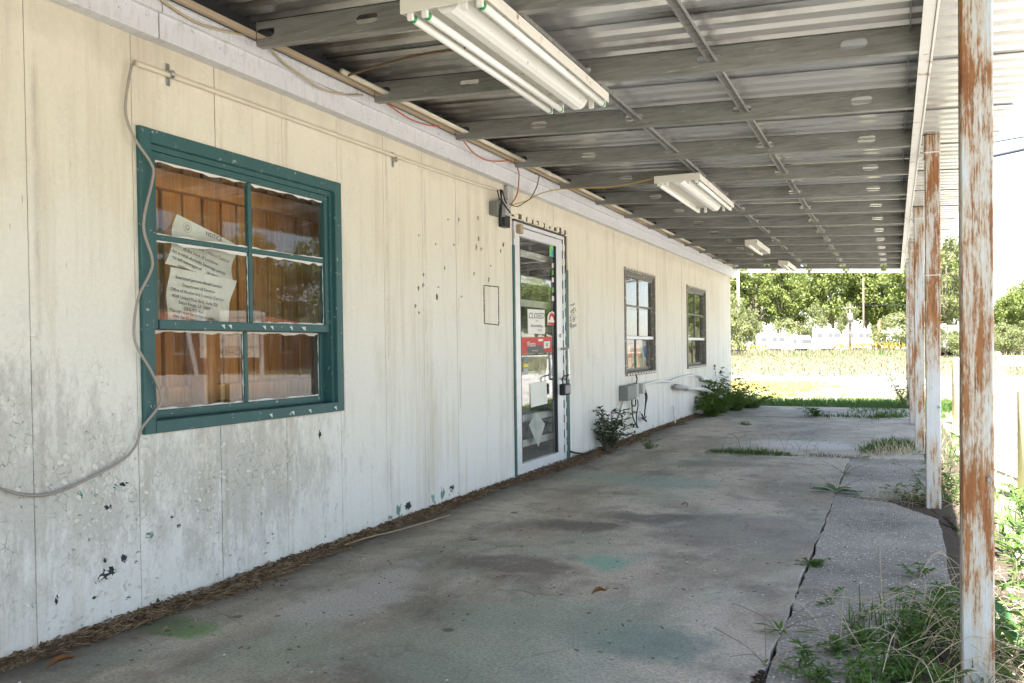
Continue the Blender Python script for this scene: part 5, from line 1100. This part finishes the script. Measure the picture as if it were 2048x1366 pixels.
def trunk_mesh(name, sd, cent, r, h0, mat, top):
    rr = random.Random(sd); mb = MB(); mb.tube(smoothpath([(0, 0, -.3), (rr.uniform(-.2, .2), rr.uniform(-.2, .2), h0), (rr.uniform(-.4, .4), rr.uniform(-.4, .4), top)], 5), r, 8, True, .25)
    for c in rr.sample(list(cent), min(14, len(cent))):
        b = Vector((0, 0, min(h0*rr.uniform(.75, 1.3), c[2]*.85))); c = Vector(c); mb.tube(smoothpath([b, b.lerp(c, .5)+Vector((0, 0, -.3)), c], 3), r*.32, 5, False, .3)
    return mb.mesh(name, mat, None, True)
TV = []
for sd, rx, rz, cz, ncl, per, leaf, mt, cone, top in ((1, 4.6, 5.6, 9.2, 105, 78, .42, 'tree_leaf', .2, 12), (2, 4.0, 6.4, 9.6, 105, 78, .40, 'tree_leaf', .35, 13), (3, 5.2, 5.0, 8.4, 115, 74, .44, 'tree_leaf', .1, 11), (4, 3.4, 6.6, 10.2, 80, 64, .40, 'tree_leaf_pale', .3, 14), (5, 3.8, 2.6, 2.6, 46, 95, .30, 'tree_leaf_pale', .35, 4.2), (6, 4.3, 5.2, 9.0, 120, 90, .40, 'tree_leaf', .15, 12)):
    cm, ce = crown_mesh('crown', sd, rx, rz, cz, ncl, per, leaf, M[mt], cone); TV.append((cm, trunk_mesh('trunk', sd, ce, .24 if cz > 4 else .09, 4.2 if cz > 4 else 1.0, M['bark'], top)))
TL = ('broad green deciduous tree in the wood behind the campers', 'tall narrow green tree in the wood behind the campers', 'wide spreading green tree in the wood behind the campers', 'tall pale yellow-green tree in the wood behind the campers', 'pale bushy undergrowth at the edge of the wood', 'dense dark green tree in the wood behind the campers')
def tree(v, x, y, s, label, group, name='tree', sz=None):
    o = thing(name, (x, y, -.07), label, 'tree' if v != 4 else 'bush', group, R.uniform(0, 6.28)); o.scale = (s, s, sz or s*R.uniform(.92, 1.1))
    inst('trunk', TV[v][1], o); inst('crown', TV[v][0], o); return o
x = -78
while x < 14:
    v = R.choice((0, 1, 2, 0, 3, 5)); tree(v, x+R.uniform(-1.5, 1.5), 148+R.uniform(-7, 14), R.uniform(.98, 1.28), TL[v], 'trees of the far wood'); x += R.uniform(4.0, 5.6)
x = -70
while x < 12:
    tree(4, x, 137+R.uniform(-2, 4), R.uniform(.5, 1.3), TL[4], 'undergrowth along the wood edge', 'bush', R.uniform(.7, 1.9)); x += R.uniform(3.0, 7.0)
x = -80
while x < 16:
    v = R.choice((0, 1, 2, 5)); tree(v, x, 172+R.uniform(-5, 5), R.uniform(1.15, 1.4), TL[v], 'trees of the far wood'); x += R.uniform(7, 9)
tree(4, PY(1478, 650, 92).x-.8, 92, .72, 'brownish-green bush standing by the pale pole', None, 'bush', 1.25)
tree(4, PY(1800, 690, 112).x, 112, .95, 'pale bush in front of the last camper', None, 'bush')
for u, y, v, s, lab in ((1888, 86, 3, .66, 'tall pale tree beyond the gravel lot, seen between the posts'), (1912, 96, 0, .52, 'green tree behind the white trailer, seen between the posts'), (1870, 104, 3, .80, 'tall pale tree behind the posts'), (2010, 100, 2, .40, 'low spreading green tree right of the nearest post'), (2040, 92, 5, .42, 'dense green tree by the far utility pole'), (2075, 88, 0, .50, 'broad green tree at the gravel lot edge'), (2110, 84, 2, .55, 'wide green tree at the gravel lot edge')):
    tree(v, PY(u, 690, y).x, y, s, lab, None)
for u, y, s in ((1890, 70, .42), (1925, 74, .4), (2005, 80, .5), (2048, 76, .5), (2090, 70, .5), (1985, 84, .5)): tree(4, PY(u, 695, y).x, y, s, 'scrubby pale bush at the back of the gravel lot', 'bushes behind the gravel lot', 'bush')
y = -30
while y < 150:           # wood across the road, mirrored in the shop windows
    v = R.choice((0, 1, 2, 5)); tree(v, 54+R.uniform(-3, 5), y, R.uniform(.75, 1.0), 'roadside tree across the road from the shop', 'trees across the road'); y += R.uniform(5.0, 7.5)
y = -25
while y < 120:
    tree(4, 49.5+R.uniform(-1, 1), y, R.uniform(.7, 1.2), 'roadside bush across the road from the shop', 'bushes across the road', 'bush'); y += R.uniform(6, 10)

# ------------------------------------------------------------------ campers, poles, bollards, barricade, sign
def camper(x, y, L, h, label, rz=0, nose=.5, ac=True):
    o = thing('camper', (x, y, -.07), label, 'camper', 'campers parked along the wood'); o.rotation_euler = (0, 0, rz); base = Vector((x, y, -.07))
    def B(mb, nm, mt, par=o): return mb.build(nm, M[mt], par)
    z0 = .55; pr = [(-L/2, z0), (L/2-nose*.3, z0), (L/2, z0+.6), (L/2, h-1.1), (L/2-nose, h-.15), (L/2-nose-.3, h), (-L/2+.25, h), (-L/2, h-.25)]
    B(MB().prism([(x+u, w-.07) for u, w in pr], 'y', y-1.2, y+1.2), 'body', 'rv_white')
    B(MB().box(x-L/2+.2, x+L/2-nose, y-1.215, y-1.2005, z0+.35, z0+.55), 'stripe', 'rv_trim')
    for u, w_ in ((-L*.32, .9), (L*.02, .7), (L*.24, .8)): B(MB().bbox(x+u, x+u+w_, y-1.22, y-1.2005, h-1.25, h-.65, .01), 'window', 'rv_window')
    B(MB().bbox(x-L*.14, x-L*.14+.65, y-1.225, y-1.2005, z0+.05, h-.5, .01), 'door', 'white_wood')
    if ac: B(MB().bbox(x-.5, x+.5, y-.4, y+.4, h-.068, h+.22, .06), 'air_conditioner', 'rv_white')
    B(MB().bbox(x-L*.35, x-L*.35+.35, y-.2, y+.2, h-.068, h+.06, .02), 'roof_vent', 'rv_trim')
    for u in (-.45, .35):
        for s in (-1.05, 1.05): B(MB().tube([(x+u, y+s-.1, .27), (x+u, y+s+.1, .27)], .34, 14), 'wheel', 'tyre')
    B(MB().tube([(x+L/2-.1, y, .42), (x+L/2+.9, y, .38)], .05, 6), 'hitch', 'rv_trim'); B(MB().tube([(x+L/2+.6, y, -.02), (x+L/2+.6, y, .5)], .04, 6), 'jack', 'rv_trim')
YR = 126
def xr(u): return PY(u, 690, YR).x
camper(xr(1543), YR+1, xr(1578)-xr(1516), 2.75, 'low white camper with rooftop unit behind the goldenrod', .02)
camper(xr(1597), YR+4, xr(1620)-xr(1574), 2.45, 'small low white camper with flat roof between larger ones', -.03, .4, False)
camper(xr(1655), YR, xr(1686)-xr(1627), 3.25, 'tall boxy white camper beside the short white post', .03, .5)
camper(xr(1716), YR+2, xr(1752)-xr(1690), 3.15, 'long white camper behind the transformer pole', -.02, .6)
camper(xr(1778), YR+1, xr(1802)-xr(1762), 2.8, 'white camper partly screened by the pale bush', .04, .5, False)
camper(xr(1468), YR+3, 4.2, 2.5, 'white camper just past the building corner', 0, .4, False)
p = PY(1900, 700, 66); camper(p.x+.9, 78, 3.0, 2.5, 'small white trailer at the back of the gravel lot', .5, 1.0, False)
def pole(u, y, top_v, label, mat='pole_wood', r_=.15, arm=True, transf=False, cat='utility pole'):
    p = PY(u, 690, y); zt = PY(u, top_v, y).z; o = thing('utility_pole', (p.x, y, -.07), label, cat)
    MB().tube([(p.x, y, -.4), (p.x+.02, y, zt)], r_, 8, True, .7).build('pole', M[mat], o, True)
    if arm:
        MB().bbox(p.x-.75, p.x+.75, y-.16, y-.05, zt-.55, zt-.42, .01).build('crossarm', M[mat], o)
        for k in (-.7, -.35, .35, .7): MB().tube([(p.x+k, y-.1, zt-.42), (p.x+k, y-.1, zt-.25)], .04, 6).build('insulator', M['rv_trim'], o)
    if transf: MB().tube([(p.x+.05, y-.42, zt-2.4), (p.x+.05, y-.42, zt-1.2)], .30, 12).build('transformer', M['pole_pale'], o, True)
    return Vector((p.x, y, zt))
a1 = pole(1700, 117, 608, 'brown utility pole carrying a pale transformer', transf=True, r_=.14)
a2 = pole(1727, 133, 556, 'tall pale bare pole in front of the wood', 'pole_wood', .16, False, cat='pole')
a3 = pole(1758, 114, 640, 'short reddish pole among the campers', 'brick_red', .2, False, cat='pole')
a4 = pole(1477, 96, 520, 'pale slender pole beyond the building corner', 'pole_pale', .20, False, cat='pole')
a5 = pole(2020, 95, 510, 'tall brown pole against the open sky', 'pole_wood', .2, False)
MB().tube([PY(1627, 700, 112)+Vector((0, 0, -1)), PY(1627, 655, 112)], .13, 8).build('white_post', M['white_wood'], None, True, 'short white post beside the boxy camper', 'post', origin=Vector((PY(1627, 700, 112).x, 112, 0)))
def span(p, q, sag, r_, label):
    p, q = Vector(p), Vector(q); pts = [p.lerp(q, k/16)-Vector((0, 0, sag*4*(k/16)*(1-k/16))) for k in range(17)]; MB().tube(pts, r_, 5).build('overhead_wire', M['cable_black'], None, True, label, 'wire', origin=(p+q)/2)
span(a1+Vector((-1, -.1, -.25)), PY(1465, 642, 100), .4, .03, 'power line crossing in front of the wood')
span(a1+Vector((1, -.1, -.25)), (60, 150, 9), .6, .03, 'power line leaving the transformer pole past the posts')
span(a5+Vector((0, 0, -.2)), (70, 100, 11), .5, .035, 'upper power line from the pole against the sky')
span(a5+Vector((0, 0, -.3)), (-2, 130, 9), .8, .035, 'power line from the sky pole towards the wood')
q0, q1 = PY(2000, 302, 14), PY(2048, 291, 14); d = (q1-q0)/(q1.x-q0.x)
span(q0-d*(q0.x-.3), q0+d*(31-q0.x), .12, .022, 'thick black service cable running to the canopy roof')
q0, q1 = PY(2000, 275, 14.5), PY(2048, 266, 14.5); d = (q1-q0)/(q1.x-q0.x)
span(q0-d*(q0.x-.3), q0+d*(31-q0.x), .12, .010, 'thin service wire above the thick black cable')
o = thing('utility_pole', (31, 14.2, -.07), 'brown roadside pole carrying the service cables', 'utility pole'); MB().tube([(31, 14.2, -.4), (31, 14.2, 9.6)], .16, 8, True, .7).build('pole', M['pole_wood'], o, True); MB().bbox(29.9, 32.1, 14.0, 14.1, 8.9, 9.05, .01).build('crossarm', M['pole_wood'], o)
ms = MB().tube([(.30, 14.0, 2.5), (.30, 14.0, 3.85)], .04, 8).tube([(.30, 14.5, 2.5), (.30, 14.5, 4.3)], .02, 8).build('service_mast', M['galv'], None, True, 'steel service mast standing on the canopy roof', 'mast', origin=Vector((.3, 14, 2.5)))
def bollard(x, y, h, label):
    o = thing('bollard', (x, y, -.07), label, 'bollard', 'yellow bollards along the canopy'); rr = .063
    MB().tube([(x, y, -.3), (x, y, h-.025), (x, y, h-.006)], rr, 16).build('pipe', M['bollard_yellow'], o, True)
    MB().tube([(x, y, h-.0055), (x, y, h+.006)], rr*.90, 16, True, .8).build('concrete_cap', M['foam'], o, True)
p = PZ(1915, 843); bollard(p.x, p.y, PY(1915, 716, p.y).z, 'faded yellow pipe bollard standing on the gravel between two posts')
p = PZ(2056, 985); bollard(p.x, p.y, PY(2056, 776, p.y).z, 'faded yellow pipe bollard in the grass by the nearest post')
bollard(3.75, 1.6, .75, 'faded yellow pipe bollard near the start of the canopy')
# barricade
p = PZ(2012, 770); o = thing('barricade', (p.x+.5, p.y, -.05), 'white wooden barricade on the gravel lot', 'barricade'); bx, by = p.x-.22, p.y
zt = PY(2010, 712, by).z
MB().bbox(bx+.02, bx+1.75, by-.02, by+.02, zt-.24, zt, .006).build('board', M['white_wood'], o); MB().bbox(bx-.05, bx+1.8, by-.30, by-.26, -.04, .16, .006).build('board', M['white_wood'], o)
for k, (u, s) in enumerate(((.06, -1), (.06, 1), (1.66, -1), (1.66, 1), (.6, -1), (.6, 1))):
    MB().obox((bx+u+(.12 if k > 3 else 0), by+s*.19, zt*.47), Vector((.035, 0, 0)), Vector((0, .02, 0)), Vector((.06 if k > 3 else 0, -s*.17, zt*.5))).build('leg', M['white_wood'], o)
for u in (.06, 1.66): MB().bbox(bx+u-.05, bx+u+.05, by-.05, by+.05, zt+.001, zt+.10, .02).build('post_cap', M['white_wood'], o)
# dirt berm
V = []; T = []; nx, ny = 40, 8
for i in range(nx+1):
    for j in range(ny+1):
        xx = 4.6+i*.16; yy = 19.8+j*.32+.3*math.sin(i*.3); e = math.sin(math.pi*j/ny)*min(1, i/8); V.append((xx, yy, -.052+.16*e*(1+.5*math.sin(i*.9+j))*R.uniform(.7, 1.2)))
T = [(i*(ny+1)+j, (i+1)*(ny+1)+j, (i+1)*(ny+1)+j+1, i*(ny+1)+j+1) for i in range(nx) for j in range(ny)]
npmesh('dirt_berm', V, T, M['gravel'], kind='structure')
# real-estate sign out in the lot (it shows mirrored in the green window)
SP = Vector((7.6, 11.3, 0)); fn = (Vector((0, 2.9, 0))-SP); fn.z = 0; fn.normalize(); sx = Vector((0, 0, 1)).cross(fn)      # board faces the window
o = thing('sale_sign', (SP.x, SP.y, -.07), 'white sign board on leaning posts facing the shop', 'sign')
MB().obox(SP+Vector((0, 0, 1.32)), sx*.52, fn*.012, Vector((0, 0, .40))).build('board', M['paper'], o)
MB().obox(SP+sx*.60+Vector((0, 0, .80))+fn*.01, sx*.035+Vector((0, 0, .0)), fn*.03, Vector((0, 0, .9))+sx*.16).build('post', M['white_wood'], o)
MB().obox(SP-sx*.56+Vector((0, 0, .80))-fn*.05, sx*.035, fn*.03, Vector((0, 0, .9))).build('post', M['white_wood'], o)
mb = MB(); text_mb(mb, 'ARCHER F', SP+fn*.014+Vector((0, 0, .96)), sx, Vector((0, 0, 1)), .15, .01); mb.build('lettering', M['ink'], o)
mb = MB()
for z in (1.1, 1.6): mb.obox(SP+fn*.014+Vector((0, 0, z)), sx*.5, fn*.0015, Vector((0, 0, .004)))
mb.build('rule_line', M['ink'], o)
mb = MB()
for k in range(14): mb.obox(SP+fn*.0145+sx*R.uniform(-.42, .42)+Vector((0, 0, R.uniform(1.18, 1.55))), sx*R.uniform(.01, .05)+Vector((0, 0, R.uniform(-.02, .02))), fn*.001, Vector((0, 0, .008)))
mb.build('worn_print', M['red_print'], o)
# low brick house across the lot, mirrored in the green window
hx, hy = 30, 36; o = thing('brick_house', (hx, hy, -.07), 'low red brick house across the lot', 'house')
MB().box(hx, hx+8, hy-7, hy+7, -.3, 2.5).build('wall', M['brick_red'], o); MB().prism([(hx-.6, 2.5), (hx+8.6, 2.5), (hx+4, 3.3)], 'y', hy-7.5, hy+7.5).build('roof', M['brick_red'], o)
for k in (-4.5, 0, 4): f = MB().bbox(hx-.05, hx-.001, hy+k, hy+k+1.2, .9, 2.2, .01).build('window', M['white_wood'], o); MB().box(hx-.06, hx-.052, hy+k+.1, hy+k+1.1, 1.0, 2.1).build('pane', M['dark_glass'], f)
